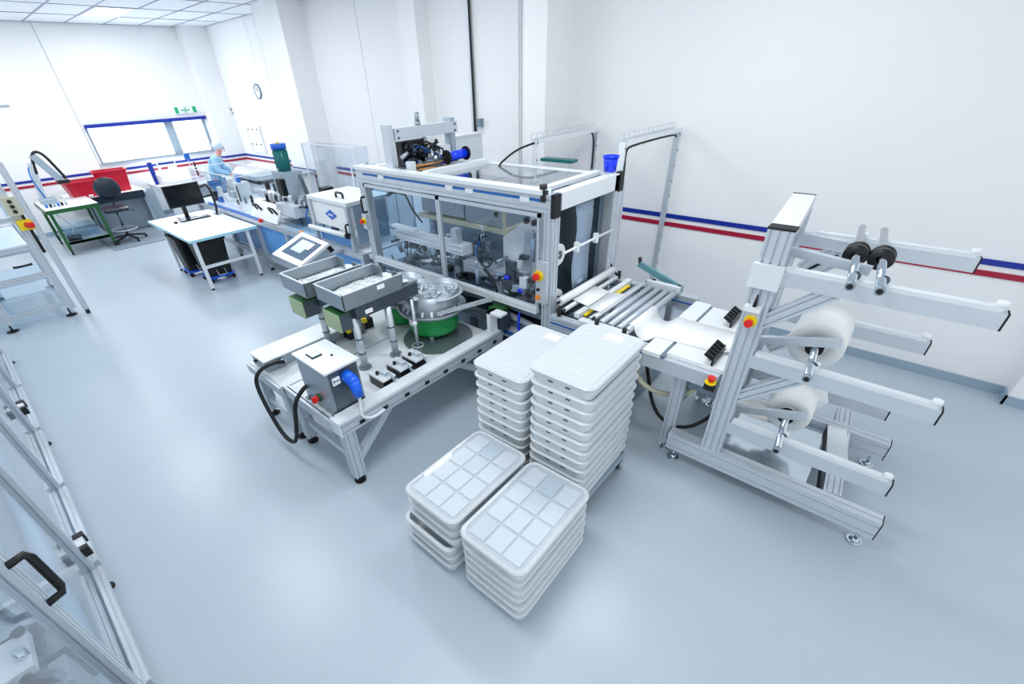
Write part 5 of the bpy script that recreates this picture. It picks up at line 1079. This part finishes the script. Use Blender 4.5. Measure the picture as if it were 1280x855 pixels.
for k, x in enumerate((-8.2, -7.9, -9.4)):
    t = thing('line_station', ['grey station block under the guard hood', 'second station block beside the white lid', 'station block at the far end of the line'][k], 'machine', (x, 3.4, 0.88))
    MB().box(x-0.12, x+0.12, 3.3, 3.55, 0.88, 1.18).build('block_body', ['alu', 'paint_white', 'parts_grey'][k], t)
    MB().cyl((x, 3.42, 1.18), (x, 3.42, 1.30), 0.04, 12).build('station_head', ['black', 'panel_dark', 'hose_blue'][k], t)
    MB().box(x-0.1, x+0.1, 3.2, 3.3, 0.95, 1.05).build('slide', ['paper', 'black', 'alu'][k], t)

# ------------------------------------------------------------------ person in cleanroom clothes
def skin_mesh(name, m, nodes, edges, parent, sub=2, root=0):
    me = bpy.data.meshes.new(name+'_tmp'); org = ORG[parent.name]
    me.from_pydata([Vector(p[:3])-org for p in nodes], edges, [])
    o = bpy.data.objects.new(name, me); COL.objects.link(o)
    o.modifiers.new('s', 'SKIN')
    for i, p in enumerate(nodes):
        sv = me.skin_vertices[0].data[i]; sv.radius = (p[3], p[4] if len(p) > 4 else p[3]); sv.use_root = (i == root)
    sb = o.modifiers.new('d', 'SUBSURF'); sb.levels = sub; sb.render_levels = sub
    dg = bpy.context.evaluated_depsgraph_get(); ev = o.evaluated_get(dg)
    nm = bpy.data.meshes.new_from_object(ev); o.modifiers.clear(); o.data = nm; nm.name = name
    nm.materials.clear(); nm.materials.append(MATS[m])
    nm.polygons.foreach_set('use_smooth', [True]*len(nm.polygons))
    o.parent = parent; ORG[o.name] = org; return o
PX, PY = -12.0, 3.90
pe = thing('person', 'worker in pale blue cleanroom gown and white hair net bending over the line', 'person', (PX, PY, 0))
# faces +Y/+X (to the right of the photo): local forward f, side s
fdir = Vector((0.55, 0.83, 0)).normalized(); sdir = Vector((fdir.y, -fdir.x, 0))
def pp(f, s, z, *r): v = Vector((PX, PY, z))+fdir*f+sdir*s; return (v.x, v.y, v.z)+r
body = [pp(0, 0, 0.93, .115, .085), pp(0.02, 0, 1.10, .115, .085), pp(0.08, 0, 1.25, .125, .09), pp(0.16, 0, 1.35, .09, .07), pp(0.21, 0, 1.42, .048), pp(0.26, 0, 1.49, .075, .07), pp(0.285, 0, 1.58, .085, .078),
        pp(0.14, 0.17, 1.33, .055), pp(0.16, 0.24, 1.13, .042), pp(0.38, 0.18, 1.03, .030), pp(0.14, -0.17, 1.33, .055), pp(0.16, -0.24, 1.13, .042), pp(0.38, -0.18, 1.03, .030),
        pp(0, 0.10, 0.84, .085), pp(0.03, 0.10, 0.47, .058), pp(0, 0.10, 0.09, .042), pp(0.14, 0.11, 0.04, .035), pp(0, -0.10, 0.84, .085), pp(0.02, -0.10, 0.47, .058), pp(-0.02, -0.10, 0.09, .042), pp(0.12, -0.11, 0.04, .035),
        pp(0.46, 0.16, 1.01, .026, .018), pp(0.46, -0.16, 1.01, .026, .018)]
be = [(0, 1), (1, 2), (2, 3), (3, 4), (4, 5), (5, 6), (3, 7), (7, 8), (8, 9), (9, 21), (3, 10), (10, 11), (11, 12), (12, 22), (0, 13), (13, 14), (14, 15), (15, 16), (0, 17), (17, 18), (18, 19), (19, 20)]
for side, wi in ((1, 21), (-1, 22)):
    for k in range(5):
        b0 = len(body); sp_ = (k-1.8)*0.016*side
        ln_ = (0.055, 0.075, 0.08, 0.072, 0.058)[k]; off = 0.028 if k else 0.0
        if k == 0: sp_ = -0.04*side
        body += [pp(0.47+off, 0.16*side+sp_, 1.005, .009), pp(0.47+off+ln_*0.55, 0.16*side+sp_*1.15, 0.995, .0085), pp(0.47+off+ln_, 0.16*side+sp_*1.2, 0.975, .007)]
        be += [(wi, b0), (b0, b0+1), (b0+1, b0+2)]
bo = skin_mesh('body', 'skin', body, be, pe, 2)
gown = [tuple(p[:3])+tuple(q+(0.045 if i in (0, 1, 2) else 0.028) for q in p[3:]) for i, p in enumerate(body)]
g_n = [gown[i] for i in (0, 1, 2, 3, 4, 7, 8, 9, 10, 11, 12)]
g_n += [pp(0, 0, 0.80, .19, .14), pp(0.01, 0, 0.62, .205, .155)]
skin_mesh('gown', 'gown', g_n, [(0, 1), (1, 2), (2, 3), (3, 4), (3, 5), (5, 6), (6, 7), (3, 8), (8, 9), (9, 10), (0, 11), (11, 12)], pe, 2)
skin_mesh('trousers', 'trousers', [gown[i] for i in (0, 13, 14, 15, 17, 18, 19)], [(0, 1), (1, 2), (2, 3), (0, 4), (4, 5), (5, 6)], pe, 2)
hc = Vector(pp(0.275, 0, 1.585)); hn = MB().ball(hc-fdir*0.015+Vector((0, 0, 0.02)), (0.112, 0.112, 0.105), 18, 12).build('hair_net', 'hair_net', pe)
for s in (-1, 1):
    MB().ball(Vector(pp(0.367, 0.03*s, 1.555)), 0.010, 8, 6).build('eye', 'eye', bo)
    MB().ball(Vector(pp(0.275, 0.092*s, 1.53)), (0.016, 0.016, 0.03), 8, 6).build('ear', 'skin', bo)
    MB().tube([pp(0.02, 0.11*s, 0.05), pp(0.15, 0.11*s, 0.035)], 0.05, 10).build('shoe', 'paint_white', pe)
MB().ball(Vector(pp(0.375, 0, 1.525)), (0.014, 0.014, 0.022), 8, 6).build('nose', 'skin', bo)
MB().ball(Vector(pp(0.357, 0, 1.485)), (0.018, 0.018, 0.007), 8, 6).build('mouth', 'red_crate', bo)
